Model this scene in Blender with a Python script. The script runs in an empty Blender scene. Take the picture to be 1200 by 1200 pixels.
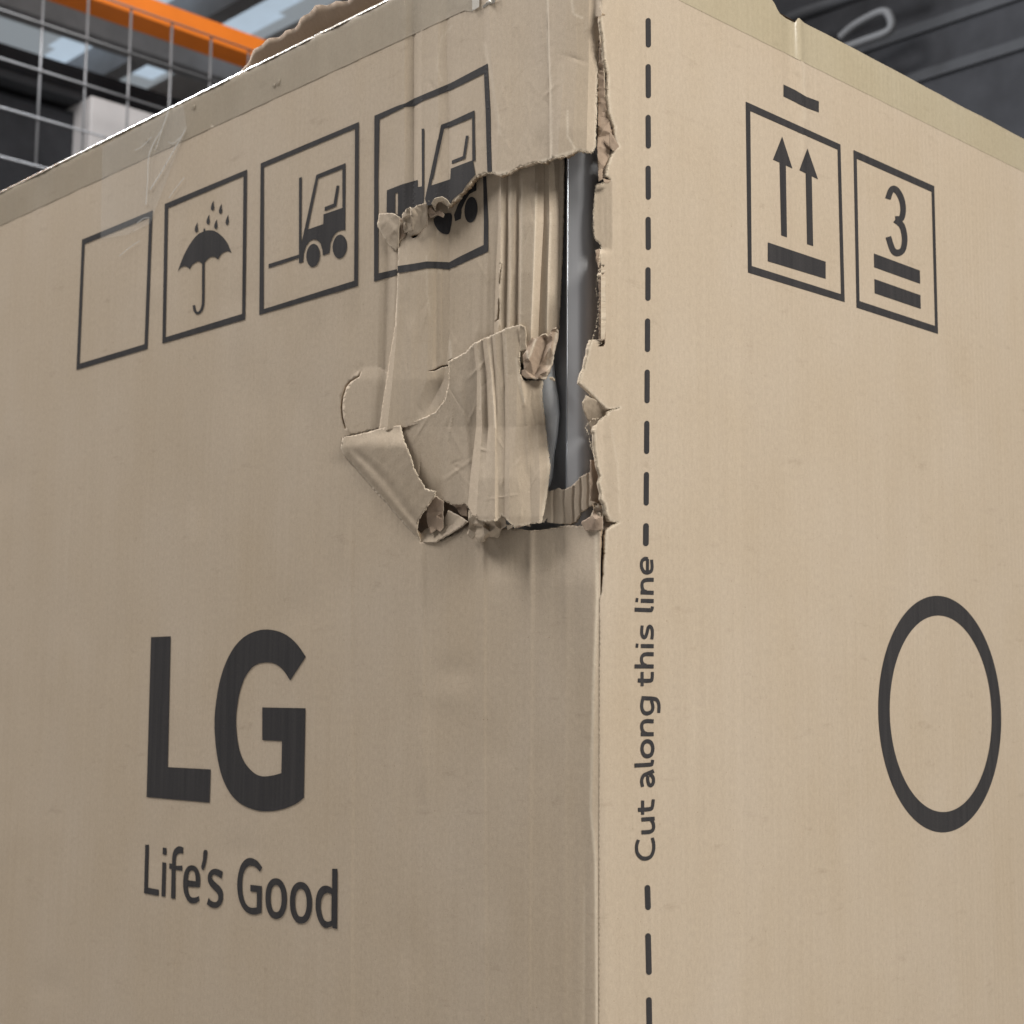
import bpy, bmesh, math, random
import numpy as np
from mathutils import Matrix, Vector
from mathutils.geometry import delaunay_2d_cdt

# ------------------------------------------------------------------ camera
SC = bpy.context.scene
F, PITCH, ROLL, YAW = 1799.6, 0.12039, 0.008095, 0.80000      # focal length in units of a 1200-wide frame
HZ = np.array([-math.sin(YAW), math.cos(YAW), 0.0])
RR = np.array([math.cos(YAW), math.sin(YAW), 0.0])
UU = np.array([0, 0, 1.0])
FW = math.cos(PITCH) * HZ + math.sin(PITCH) * UU
UP0 = -math.sin(PITCH) * HZ + math.cos(PITCH) * UU
CR = math.cos(ROLL) * RR + math.sin(ROLL) * UP0
CU = -math.sin(ROLL) * RR + math.cos(ROLL) * UP0


def ray(px, py):
    px = np.asarray(px, float)[..., None]
    py = np.asarray(py, float)[..., None]
    return FW + CR * (px - 600) / F + CU * (600 - py) / F


_d = ray(704.0, 600.0)
_t = 1.2 / math.hypot(_d[0], _d[1])
CAM = np.array([-_d[0] * _t, -_d[1] * _t, 1.45])             # 1.2 m from the carton's corner (x = y = 0)

cam_data = bpy.data.cameras.new('camera')
cam = bpy.data.objects.new('camera', cam_data)
SC.collection.objects.link(cam)
SC.camera = cam
M = Matrix(((CR[0], CU[0], -FW[0], CAM[0]), (CR[1], CU[1], -FW[1], CAM[1]),
            (CR[2], CU[2], -FW[2], CAM[2]), (0, 0, 0, 1)))
cam.matrix_world = M
cam_data.sensor_width = 36
cam_data.sensor_fit = 'HORIZONTAL'
cam_data.lens = 36 * F / 1200
cam_data.clip_start = 0.02
cam_data.clip_end = 200
cam_data.dof.use_dof = True
cam_data.dof.focus_distance = 1.32
cam_data.dof.aperture_fstop = cam_data.lens / 1000 / 0.0048

# ------------------------------------------------------------------ world, lamps, exposure
W = bpy.data.worlds.new('World')
SC.world = W
W.use_nodes = True
bg = W.node_tree.nodes['Background']
bg.inputs[0].default_value = (0.93, 0.96, 1.0, 1)
bg.inputs[1].default_value = 0.26
SC.view_settings.view_transform = 'Standard'
SC.view_settings.look = 'None'
SC.view_settings.exposure = 0.06
SC.view_settings.gamma = 1.0
SC.cycles.max_bounces = 8


def area(name, loc, tgt, sx, sy, power, col):
    l = bpy.data.lights.new(name, 'AREA')
    l.shape = 'RECTANGLE'
    l.size, l.size_y = sx, sy
    l.energy = power
    l.color = col
    o = bpy.data.objects.new(name, l)
    SC.collection.objects.link(o)
    o.location = loc
    o.rotation_euler = (Vector(tgt) - Vector(loc)).to_track_quat('-Z', 'Y').to_euler()
    return o


area('warm_lamp', (3.7, -0.58, 3.7), (0, 0.0, 1.6), 1.2, 1.2, 222, (1.0, 0.972, 0.915))
area('cool_lamp', (-3.6, -1.4, 7.0), (-0.3, 0, 1.7), 2.6, 1.8, 670, (1.0, 0.975, 0.945))
area('aisle_lamp', (-4.8, 2.3, 5.8), (-0.7, 0.2, 2.0), 4.6, 0.9, 520, (0.92, 0.96, 1.0))
area('rack_fill', (-2.6, 2.6, 8.2), (-6.2, 4.6, 4.4), 2.4, 0.8, 150, (1.0, 0.97, 0.93))  # added fill light, only there to brighten the rack beam and mesh

# ------------------------------------------------------------------ small helpers
rng = np.random.default_rng(7)
COL = SC.collection


def tag(o, label=None, cat=None, group=None, kind=None):
    for k, v in (('label', label), ('category', cat), ('group', group), ('kind', kind)):
        if v:
            o[k] = v
    return o


def empty(name, loc=(0, 0, 0)):
    o = bpy.data.objects.new(name, None)
    COL.objects.link(o)
    o.location = loc
    return o


def link(name, me, parent=None, mats=()):
    o = bpy.data.objects.new(name, me)
    COL.objects.link(o)
    for m in mats:
        me.materials.append(m)
    if parent is not None:
        o.parent = parent
        o.matrix_parent_inverse = Matrix.Translation(-parent.location if parent.parent is None else Vector((0, 0, 0)))
    return o


def meshobj(name, verts, faces, mats, parent=None, smooth=False):
    me = bpy.data.meshes.new(name)
    me.from_pydata([tuple(v) for v in verts], [], faces)
    me.update()
    if smooth:
        me.polygons.foreach_set('use_smooth', [True] * len(me.polygons))
    return link(name, me, parent, mats)


def box_vf(lo, hi):
    x0, y0, z0 = lo
    x1, y1, z1 = hi
    v = [(x0, y0, z0), (x1, y0, z0), (x1, y1, z0), (x0, y1, z0), (x0, y0, z1), (x1, y0, z1), (x1, y1, z1), (x0, y1, z1)]
    f = [(0, 3, 2, 1), (4, 5, 6, 7), (0, 1, 5, 4), (1, 2, 6, 5), (2, 3, 7, 6), (3, 0, 4, 7)]
    return v, f


def box(name, lo, hi, mat, parent=None, bevel=0.0):
    v, f = box_vf(lo, hi)
    o = meshobj(name, v, f, [mat], parent)
    if bevel:
        b = o.modifiers.new('bevel', 'BEVEL')
        b.width = bevel
        b.segments = 2
    return o


def K(x0, y0, s, pts):
    """points read off an enlargement whose corner is (x0, y0) and whose scale is s"""
    return [(x0 + p[0] / s, y0 + p[1] / s) for p in pts]


def smooth01(t):
    t = np.clip(t, 0, 1)
    return t * t * (3 - 2 * t)


# ------------------------------------------------------------------ the carton's two faces
R_CORNER = 0.0105
R_TOP = 0.006


def on_face(px, py, face, off=0.0):
    d = ray(px, py)
    off = np.asarray(off, float)
    if face == 'L':
        t = (-off - CAM[1]) / d[..., 1]
    else:
        t = (off - CAM[0]) / d[..., 0]
    return CAM + d * t[..., None]


def project(p):
    q = np.asarray(p, float) - CAM
    z = q @ FW
    return 600 + F * (q @ CR) / z, 600 - F * (q @ CU) / z


_a, _b = np.array([350.0, 447.0]), np.array([48.0, 0.0])
ZT = float(np.mean(on_face(_a, _b, 'L')[:, 2]))              # top of the carton
ZR = float(np.mean(on_face(np.array([960.0, 1045.0]), np.array([31.2, 78.5]), 'R')[:, 2]))   # a little lower right of the dent

def cornx(y):
    z = np.linspace(0.9, 2.4, 60)
    X, Y = project(np.stack([z * 0, z * 0, z], -1))
    return np.interp(y, Y[::-1], X[::-1])


Y_DENT = float(on_face(np.array([926.0]), np.array([30.0]), 'R')[0, 1])


def rounding(P, py, face, off):
    """rounded vertical corner and rounded top edge"""
    P = P.copy()
    r = R_CORNER * np.maximum(smooth01((20 - py) / 24.0), smooth01((py - 590) / 26.0) * (1 + .28 * smooth01((py - 860) / 160.0))) + 1e-5
    x, y = P[:, 0], P[:, 1]
    m = (x > -r) & (y < r)
    cx, cy = -r, r
    vx, vy = x - cx, y - cy
    L = np.hypot(vx, vy) + 1e-9
    k = (r + off) / L
    P[:, 0] = np.where(m, cx + vx * k, x)
    P[:, 1] = np.where(m, cy + vy * k, y)
    zc = ZT - R_TOP if face == 'L' else np.where(P[:, 1] > Y_DENT, ZR, ZT) - R_TOP
    m = (P[:, 2] > zc)
    if face == 'L':
        v1, v2 = -(P[:, 1] - R_TOP), P[:, 2] - zc
        L = np.hypot(v1, v2) + 1e-9
        k = (R_TOP + off) / L
        P[:, 1] = np.where(m, R_TOP - v1 * k, P[:, 1])
    else:
        v1, v2 = P[:, 0] + R_TOP, P[:, 2] - zc
        L = np.hypot(v1, v2) + 1e-9
        k = (R_TOP + off) / L
        P[:, 0] = np.where(m, -R_TOP + v1 * k, P[:, 0])
    P[:, 2] = np.where(m, zc + v2 * k, P[:, 2])
    return P


def resample(pts, step):
    out = []
    n = len(pts)
    for i in range(n - 1):
        a, b = np.array(pts[i]), np.array(pts[i + 1])
        k = max(1, int(math.hypot(*(b - a)) / step + 0.5))
        for j in range(k):
            out.append(tuple(a + (b - a) * j / k))
    out.append(tuple(pts[-1]))
    return out


def torn(pts, amp=1.0, step=1.6, seed=0, soft=0.5):
    """a torn edge: the traced line with fine irregular teeth"""
    g = np.random.default_rng(seed + 100)
    p = np.array(resample(pts, step))
    n = len(p)
    t = np.gradient(p, axis=0)
    t /= np.linalg.norm(t, axis=1)[:, None] + 1e-9
    nn = np.stack([-t[:, 1], t[:, 0]], 1)
    w = g.normal(0, 1, n)
    w2 = np.interp(np.arange(n), np.arange(0, n + 4, 4), g.normal(0, 1, len(np.arange(0, n + 4, 4))))
    d = (w * (1 - soft) + w2 * soft) * amp
    d[0] = d[-1] = 0
    p = p + nn * d[:, None]
    return [tuple(q) for q in p]


def spline(pts, closed=False, n=6):
    """Catmull-Rom through traced points"""
    p = [np.array(q, float) for q in pts]
    m = len(p)
    out = []
    rngi = range(m) if closed else range(m - 1)
    for i in rngi:
        if closed:
            a, b, c, d = p[i - 1], p[i], p[(i + 1) % m], p[(i + 2) % m]
        else:
            a, b, c, d = p[max(i - 1, 0)], p[i], p[i + 1], p[min(i + 2, m - 1)]
        for k in range(n):
            t = k / n
            out.append(tuple(0.5 * ((2 * b) + (c - a) * t + (2 * a - 5 * b + 4 * c - d) * t * t + (3 * b - a - 3 * c + d) * t ** 3)))
    if not closed:
        out.append(tuple(p[-1]))
    return out


def inside(pts, loops):
    """even-odd test"""
    x, y = pts[:, 0], pts[:, 1]
    res = np.zeros(len(pts), bool)
    for lp in loops:
        q = np.array(lp)
        r = np.roll(q, -1, 0)
        for (ax, ay), (bx, by) in zip(q, r):
            if ay == by:
                continue
            c = (ay > y) != (by > y)
            if not c.any():
                continue
            xi = ax + (y - ay) * (bx - ax) / (by - ay)
            res ^= c & (x < xi)
    return res


def near_mask(pts, loops, dist):
    """points nearer than dist to a loop vertex"""
    cell = max(dist, 1e-6)
    grid = set()
    for lp in loops:
        for (x, y) in lp:
            i, j = int(math.floor(x / cell)), int(math.floor(y / cell))
            grid.add((i, j))
    i = np.floor(pts[:, 0] / (cell)).astype(int)
    j = np.floor(pts[:, 1] / (cell)).astype(int)
    return np.array([(a, b) in grid for a, b in zip(i, j)], bool) if len(pts) else np.zeros(0, bool)


def hexgrid(x0, y0, x1, y1, s):
    ys = np.arange(y0, y1, s * 0.866)
    xs = np.arange(x0, x1, s)
    X, Y = np.meshgrid(xs, ys)
    X = X + (np.arange(len(ys)) % 2)[:, None] * s * 0.5
    P = np.stack([X.ravel(), Y.ravel()], 1)
    return P + rng.uniform(-0.12, 0.12, P.shape) * s


def triangulate(loops, interior, edge_step, lines=()):
    V, Ed = [], []
    for ln in lines:
        b = len(V)
        V += ln
        Ed += [(b + i, b + i + 1) for i in range(len(ln) - 1)]
    for lp in loops:
        lp = resample(list(lp) + [lp[0]], edge_step)[:-1]
        b = len(V)
        V += lp
        Ed += [(b + i, b + (i + 1) % len(lp)) for i in range(len(lp))]
    V += [tuple(p) for p in interior]
    r = delaunay_2d_cdt([Vector((x, -y)) for x, y in V], Ed, [], 0, 1e-5)
    vo = np.array([(v.x, -v.y) for v in r[0]])
    fo = np.array([tuple(f) for f in r[2]], int)
    c = vo[fo].mean(1)
    k = inside(c, loops)
    a, b, d = vo[fo[:, 0]], vo[fo[:, 1]], vo[fo[:, 2]]
    ar = np.abs((b[:, 0] - a[:, 0]) * (d[:, 1] - a[:, 1]) - (b[:, 1] - a[:, 1]) * (d[:, 0] - a[:, 0]))
    fo = fo[k & (ar > 1e-6)]
    used = np.unique(fo)
    remap = -np.ones(len(vo), int)
    remap[used] = np.arange(len(used))
    return vo[used], remap[fo]


def build(name, vo, fo, face, off, mats, parent, thick=0.0, wear=None, smooth=True, do_round=True):
    px, py = vo[:, 0], vo[:, 1]
    o = off(px, py) if callable(off) else np.asarray(off, float) + np.zeros(len(px))
    P = on_face(px, py, face, o)
    if do_round:
        P = rounding(P, py, face, o)
    B = on_face(px, py, face, 0.0)
    s = B[:, 0] if face == 'L' else B[:, 1]
    me = bpy.data.meshes.new(name)
    me.from_pydata(P.tolist(), [], fo.tolist())
    me.update()
    me.polygons.foreach_set('use_smooth', [smooth] * len(me.polygons))
    uv = me.uv_layers.new(name='UVMap')
    li = np.zeros(len(me.loops), int)
    me.loops.foreach_get('vertex_index', li)
    uvv = np.stack([s[li], B[li, 2]], 1).astype(np.float32)
    uv.data.foreach_set('uv', uvv.ravel())
    at = me.attributes.new('wear', 'FLOAT', 'POINT')
    wv = wear(px, py) if wear is not None else np.zeros(len(px))
    at.data.foreach_set('value', wv.astype(np.float32))
    ob = link(name, me, parent, mats)
    if thick:
        sm = ob.modifiers.new('thickness', 'SOLIDIFY')
        sm.thickness = thick
        sm.offset = -1
        sm.use_rim = True
        if len(mats) > 1:
            sm.material_offset_rim = 1
        if len(mats) > 2:
            sm.material_offset = 2
    return ob


def patch(name, loops, face, off, mats, parent, spacing=3.0, thick=0.0, wear=None, dense=(), edge=None, do_round=True, creases=(), sharp=None):
    """a sheet with the given outline(s); dense = [(x0, y0, x1, y1, spacing)] finer areas"""
    q = np.concatenate([np.array(l) for l in loops])
    x0, y0 = q.min(0)
    x1, y1 = q.max(0)
    I = hexgrid(x0, y0, x1, y1, spacing)
    for (a, b, c, d, s) in dense:
        keep = ~((I[:, 0] > a) & (I[:, 0] < c) & (I[:, 1] > b) & (I[:, 1] < d))
        I = np.concatenate([I[keep], hexgrid(max(a, x0), max(b, y0), min(c, x1), min(d, y1), s)])
    I = I[inside(I, loops)]
    es = edge or spacing
    lp = [resample(list(l) + [l[0]], es)[:-1] for l in loops]
    I = I[~near_mask(I, lp, es * 0.7)]
    lines = []
    for cr in creases:
        p = np.array(resample(cr, 2.2))
        k = inside(p, loops) & ~near_mask(p, lp, es * 0.8)
        run = []
        for q, ok in zip(p, k):
            if ok:
                run.append(tuple(q))
            else:
                if len(run) > 1:
                    lines.append(run)
                run = []
        if len(run) > 1:
            lines.append(run)
    if lines:
        allp = np.concatenate([np.array(l) for l in lines])
        keep = np.ones(len(I), bool)
        for a in range(0, len(I), 2000):
            d = np.hypot(I[a:a + 2000, None, 0] - allp[None, :, 0], I[a:a + 2000, None, 1] - allp[None, :, 1]).min(1)
            keep[a:a + 2000] = d > 1.3
        I = I[keep]
    vo, fo = triangulate(loops, I, es, lines)
    ob = build(name, vo, fo, face, off, mats, parent, thick, wear, True, do_round)
    if sharp:
        ob.data.set_sharp_from_angle(angle=math.radians(sharp))
    return ob


def fold_lines(rows):
    return [[(r[1][i][0], r[0]) for r in rows] for i in range(len(rows[0][1]))]


def ridge_lines(items):
    out = []
    for it in items:
        poly, wl, wr = it[0], it[2], it[3]
        fd = it[4] if len(it) > 4 else 25
        p = [(poly[0][0], poly[0][1] - fd * .7)] + list(poly) + [(poly[-1][0], poly[-1][1] + fd * .7)]
        for k in (-2 * wl, -1.2 * wl, -.5 * wl, 0, .5 * wr, 1.2 * wr, 2 * wr):
            out.append([(x + k, y) for x, y in p])
    return out


def tin(name, outline, inner, face, mats, parent, thick=0.0006, jit=0.5, seed=0, sub=2, wear=None, step=3.0):
    """a crumpled scrap: traced outline and inner points, each with its own height (in mm) over the face"""
    g = np.random.default_rng(seed)
    src = list(outline) + list(inner)
    ol = []
    n = len(outline)
    for i in range(n):
        a, b = np.array(outline[i], float), np.array(outline[(i + 1) % n], float)
        k = max(1, int(math.hypot(*(b - a)[:2]) / step + .5))
        for j in range(k):
            p = a + (b - a) * j / k
            if j:
                p[:2] += g.normal(0, jit, 2)
            ol.append(p)
    ol = np.array(ol)
    V = np.concatenate([ol, np.array(inner, float).reshape(-1, 3)]) if len(inner) else ol
    Ed = [(i, (i + 1) % len(ol)) for i in range(len(ol))]
    # coarse surface from the traced points, then a fine sheet laid over it
    r = delaunay_2d_cdt([Vector((p[0], -p[1])) for p in V], Ed, [], 0, 1e-5)
    cv = np.array([(v.x, -v.y) for v in r[0]])
    co = np.array([V[min(k)][2] if len(k) else 0.0 for k in r[3]])
    cf = np.array([tuple(f) for f in r[2]], int)

    def offf(px, py):
        o = np.full(len(px), np.nan)
        for f in cf:
            (ax, ay), (bx, by), (cx, cy) = cv[f]
            den = (by - cy) * (ax - cx) + (cx - bx) * (ay - cy)
            if abs(den) < 1e-9:
                continue
            l1 = ((by - cy) * (px - cx) + (cx - bx) * (py - cy)) / den
            l2 = ((cy - ay) * (px - cx) + (ax - cx) * (py - cy)) / den
            l3 = 1 - l1 - l2
            m = (l1 > -1e-3) & (l2 > -1e-3) & (l3 > -1e-3) & np.isnan(o)
            o[m] = (l1 * co[f[0]] + l2 * co[f[1]] + l3 * co[f[2]])[m]
        bad = np.isnan(o)
        if bad.any():
            for i in np.where(bad)[0]:
                o[i] = co[np.argmin((cv[:, 0] - px[i]) ** 2 + (cv[:, 1] - py[i]) ** 2)]
        return (o + 0.10 * np.sin(px * 0.9 + 1.3 * np.sin(py * .35)) * np.sin(py * 0.55 + px * .2)) * 1e-3
    loop = [tuple(p[:2]) for p in ol]
    return patch(name, [loop], face, offf, mats, parent, sub, thick, wear, edge=sub, do_round=False, sharp=16)


# relief primitives (all in metres, + is out of the box)
def xat(poly, y):
    p = sorted(poly, key=lambda q: q[1])
    return np.interp(y, [q[1] for q in p], [q[0] for q in p])


def ridge(x, y, poly, amp, wl, wr, fade=25.0):
    ys = [q[1] for q in poly]
    d = x - xat(poly, y)
    w = np.where(d < 0, wl, wr)
    f = smooth01((y - (min(ys) - fade)) / fade) * smooth01(((max(ys) + fade) - y) / fade)
    return amp * np.exp(-(d / w) ** 2) * f


def profile(x, y, rows, gain=1.0):
    """rows: [(y, [(x, off_mm), ...])], the same number of knots in each: a folded sheet whose folds run down the rows"""
    ys = np.array([r[0] for r in rows], float)
    n = len(rows[0][1])
    yc = np.clip(y, ys[0], ys[-1])
    X = np.stack([np.interp(yc, ys, [r[1][i][0] for r in rows]) for i in range(n)])
    O = np.stack([np.interp(yc, ys, [r[1][i][1] for r in rows]) for i in range(n)])
    o = np.where(x <= X[0], O[0], O[-1])
    for i in range(n - 1):
        m = (x > X[i]) & (x <= X[i + 1])
        t = (x - X[i]) / np.maximum(X[i + 1] - X[i], 1e-6)
        o = np.where(m, O[i] + (O[i + 1] - O[i]) * t, o)
    return o * 1e-3 * gain


_ph = rng.uniform(0, 6.28, 40)
def undul(x, y, k=1.0):
    s = 0
    for i in range(9):
        wl = (26, 37, 52, 70, 95, 140, 210, 44, 61)[i]
        s = s + np.sin(x * 6.283 / wl + _ph[i] + 1.1 * np.sin(y * 6.283 / (520 + 90 * i) + _ph[i + 10])) * (wl / 100.0) ** 0.9 * (0.6 + 0.4 * np.sin(y * 6.283 / (330 + 70 * i) + _ph[i + 20]))
    return s * 0.00022 * k


def make_wrinkles(seed, x0, y0, x1, y1, n, amp, lean=0.35):
    g = np.random.default_rng(seed)
    W = []
    for _ in range(n):
        cx, cy = g.uniform(x0, x1), g.uniform(y0, y1)
        a = math.pi / 2 + g.normal(0, lean) * (1 if g.random() < .75 else 3)
        L = g.uniform(7, 26)
        W.append((cx, cy, math.cos(a), math.sin(a), L, g.uniform(1.6, 3.6), g.uniform(.35, 1) * amp * (1 if g.random() < .6 else -1)))
    return W


def wrinkles(x, y, W):
    o = np.zeros(np.shape(x))
    for cx, cy, ux, uy, L, w, a in W:
        t = (x - cx) * ux + (y - cy) * uy
        d = np.abs(-(x - cx) * uy + (y - cy) * ux)
        o = o + a * np.clip(1 - d / w, 0, 1) * np.clip(1 - np.abs(t) / L, 0, 1) ** .7
    return o


def make_dents(seed, x0, y0, x1, y1, n, amp):
    g = np.random.default_rng(seed)
    return [(g.uniform(x0, x1), g.uniform(y0, y1), g.uniform(6, 26), g.uniform(10, 50), g.normal(0, .5), g.uniform(.3, 1) * amp * (-1 if g.random() < .75 else 1)) for _ in range(n)]


def dents(x, y, D):
    o = np.zeros(np.shape(x))
    for cx, cy, rx, ry, sk, a in D:
        u = (x - cx - sk * (y - cy) * .3) / rx
        o = o + a * np.exp(-u * u - ((y - cy) / ry) ** 2)
    return o


DN_L = make_dents(21, -20, 150, 690, 1200, 60, .00055)
DN_R = make_dents(22, 720, 60, 1210, 1200, 50, .0006)
WR_D = make_wrinkles(5, 475, 400, 640, 610, 70, .00055)
WR_C = make_wrinkles(6, 455, 220, 655, 490, 60, .00045, .2)
WR_E = make_wrinkles(8, 405, 510, 505, 630, 16, .0004, .8)
WR_U = make_wrinkles(9, 500, 10, 700, 215, 46, .0004, .25)
WR_R = make_wrinkles(10, 684, 40, 730, 615, 46, .0004, .35)


def polydist(x, y, poly):
    d = np.full(len(x), 1e9)
    for (ax, ay), (bx, by) in zip(poly[:-1], poly[1:]):
        vx, vy = bx - ax, by - ay
        t = np.clip(((x - ax) * vx + (y - ay) * vy) / (vx * vx + vy * vy + 1e-9), 0, 1)
        d = np.minimum(d, np.hypot(x - ax - t * vx, y - ay - t * vy))
    return d


def wearfn(lines):
    def f(x, y):
        w = np.zeros(len(x))
        for poly, width, s in lines:
            w = np.maximum(w, s * np.exp(-(polydist(x, y, poly) / width) ** 2))
        return w
    return f


# ------------------------------------------------------------------ materials
def newmat(name):
    m = bpy.data.materials.new(name)
    m.use_nodes = True
    nt = m.node_tree
    return m, nt, nt.nodes['Principled BSDF']


def N(nt, typ, **kw):
    n = nt.nodes.new(typ)
    for k, v in kw.items():
        if k.startswith('i_'):
            n.inputs[int(k[2:])].default_value = v
        else:
            setattr(n, k, v)
    return n


def mixc(nt, fac, a, b, blend='MIX'):
    n = nt.nodes.new('ShaderNodeMix')
    n.data_type = 'RGBA'
    n.blend_type = blend
    for sock, v in ((n.inputs[0], fac), (n.inputs[6], a), (n.inputs[7], b)):
        if hasattr(v, 'is_linked') or hasattr(v, 'links'):
            nt.links.new(v, sock)
        else:
            sock.default_value = v if not isinstance(v, tuple) else (*v, 1)
    return n.outputs[2]


def ramp(nt, src, p0, p1, c0=(0, 0, 0), c1=(1, 1, 1)):
    n = nt.nodes.new('ShaderNodeValToRGB')
    n.color_ramp.elements[0].position = p0
    n.color_ramp.elements[1].position = p1
    n.color_ramp.elements[0].color = (*c0, 1)
    n.color_ramp.elements[1].color = (*c1, 1)
    nt.links.new(src, n.inputs[0])
    return n.outputs[0]


def noise(nt, vec, scale, detail=3, rough=0.6, sx=1, sy=1, sz=1, loc=(0, 0, 0)):
    mp = nt.nodes.new('ShaderNodeMapping')
    mp.inputs[3].default_value = (sx, sy, sz)
    mp.inputs[1].default_value = loc
    nt.links.new(vec, mp.inputs[0])
    n = nt.nodes.new('ShaderNodeTexNoise')
    n.inputs['Scale'].default_value = scale
    n.inputs['Detail'].default_value = detail
    n.inputs['Roughness'].default_value = rough
    nt.links.new(mp.outputs[0], n.inputs['Vector'])
    return n.outputs['Fac']


def kraft(name, base, rough=0.78, flute=0.6, coat=0.0, coat_rough=0.15, fleck=1.0, pitch=0.0078, bump=0.5, tint2=None):
    """brown corrugated board: fibre grain, flecks, soft blotches and the washboard of its flutes"""
    m, nt, b = newmat(name)
    uv = nt.nodes.new('ShaderNodeUVMap').outputs[0]
    fine = noise(nt, uv, 1500, 2, 0.6, 1.0, 0.55)
    mid = noise(nt, uv, 260, 4, 0.65, 1.3, 0.7)
    big = noise(nt, uv, 9, 3, 0.55, 1, 0.6)
    streak = noise(nt, uv, 150, 3, 0.6, 1, 0.03)
    c = mixc(nt, ramp(nt, mid, 0.3, 0.7), tuple(x * 0.93 for x in base), tuple(x * 1.05 for x in base))
    c = mixc(nt, ramp(nt, big, 0.3, 0.7), c, mixc(nt, 1.0, c, tint2 or (0.95, 0.93, 0.89), 'MULTIPLY'))
    c = mixc(nt, ramp(nt, fine, 0.25, 0.75), mixc(nt, 1.0, c, (0.90, 0.89, 0.88), 'MULTIPLY'), mixc(nt, 1.0, c, (1.08, 1.08, 1.08), 'MULTIPLY'))
    c = mixc(nt, ramp(nt, streak, 0.35, 0.7), mixc(nt, 1.0, c, (0.965, 0.96, 0.955), 'MULTIPLY'), c)
    fl = noise(nt, uv, 420, 1, 0.4, 1, 1, 1, (3.1, 1.7, 0))
    fl2 = ramp(nt, fl, 0.765, 0.80)
    c = mixc(nt, fl2, c, mixc(nt, 1.0, c, (0.70, 0.66, 0.62), 'MULTIPLY'))
    sc1 = noise(nt, uv, 38, 5, 0.72, 0.5, 1.5, 1, (5.2, 8.8, 0))
    c = mixc(nt, ramp(nt, sc1, 0.60, 0.80), c, mixc(nt, 1.0, c, (0.80, 0.785, 0.77), 'MULTIPLY'))
    sc2 = noise(nt, uv, 55, 6, 0.75, 1.2, 0.25, 1, (15.2, 2.8, 0))
    c = mixc(nt, ramp(nt, sc2, 0.66, 0.82), c, mixc(nt, 1.0, c, (1.14, 1.14, 1.15), 'MULTIPLY'))
    at = N(nt, 'ShaderNodeAttribute', attribute_name='wear')
    wn = N(nt, 'ShaderNodeMath', operation='MULTIPLY')
    nt.links.new(at.outputs['Fac'], wn.inputs[0])
    nt.links.new(ramp(nt, mid, 0.2, 0.6, (0.55, 0.55, 0.55)), wn.inputs[1])
    c = mixc(nt, wn.outputs[0], c, (0.62, 0.54, 0.43))
    nt.links.new(c, b.inputs['Base Color'])
    b.inputs['Roughness'].default_value = rough
    b.inputs['Specular IOR Level'].default_value = 0.25
    if coat:
        b.inputs['Coat Weight'].default_value = coat
        b.inputs['Coat Roughness'].default_value = coat_rough
    # flutes
    sep = nt.nodes.new('ShaderNodeSeparateXYZ')
    nt.links.new(uv, sep.inputs[0])
    wob = noise(nt, uv, 14, 2, 0.5, 1, 0.15)
    a1 = N(nt, 'ShaderNodeMath', operation='MULTIPLY_ADD')
    a1.inputs[1].default_value = 0.004
    nt.links.new(wob, a1.inputs[0])
    nt.links.new(sep.outputs[0], a1.inputs[2])
    a2 = N(nt, 'ShaderNodeMath', operation='MULTIPLY')
    a2.inputs[1].default_value = 6.28318 / pitch
    nt.links.new(a1.outputs[0], a2.inputs[0])
    sn = N(nt, 'ShaderNodeMath', operation='SINE')
    nt.links.new(a2.outputs[0], sn.inputs[0])
    fm = ramp(nt, noise(nt, uv, 7, 2, 0.6, 1.5, 0.5, 1, (9, 4, 0)), 0.35, 0.75, (0.25, 0.25, 0.25))
    a3 = N(nt, 'ShaderNodeMath', operation='MULTIPLY')
    nt.links.new(sn.outputs[0], a3.inputs[0])
    nt.links.new(fm, a3.inputs[1])
    b1 = N(nt, 'ShaderNodeBump')
    b1.inputs['Strength'].default_value = flute
    b1.inputs['Distance'].default_value = 0.00012
    nt.links.new(a3.outputs[0], b1.inputs['Height'])
    b2 = N(nt, 'ShaderNodeBump')
    b2.inputs['Strength'].default_value = bump
    b2.inputs['Distance'].default_value = 0.0004
    nt.links.new(mid, b2.inputs['Height'])
    nt.links.new(b1.outputs[0], b2.inputs['Normal'])
    b3 = N(nt, 'ShaderNodeBump')
    b3.inputs['Strength'].default_value = bump * 0.5
    b3.inputs['Distance'].default_value = 0.00008
    nt.links.new(fine, b3.inputs['Height'])
    nt.links.new(b2.outputs[0], b3.inputs['Normal'])
    nt.links.new(b3.outputs[0], b.inputs['Normal'])
    if coat:
        nt.links.new(b1.outputs[0], b.inputs['Coat Normal'])
    return m


def plain(name, col, rough=0.6, metal=0.0, emit=None, var=0.12, scale=6.0, spec=0.4):
    m, nt, b = newmat(name)
    tc = nt.nodes.new('ShaderNodeTexCoord').outputs['Object']
    n = noise(nt, tc, scale, 5, 0.65)
    c = mixc(nt, ramp(nt, n, 0.3, 0.7), tuple(x * (1 - var) for x in col), tuple(min(1, x * (1 + var)) for x in col))
    nt.links.new(c, b.inputs['Base Color'])
    b.inputs['Roughness'].default_value = rough
    b.inputs['Metallic'].default_value = metal
    b.inputs['Specular IOR Level'].default_value = spec
    if emit:
        b.inputs['Emission Color'].default_value = (*emit[0], 1)
        b.inputs['Emission Strength'].default_value = emit[1]
    return m


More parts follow.
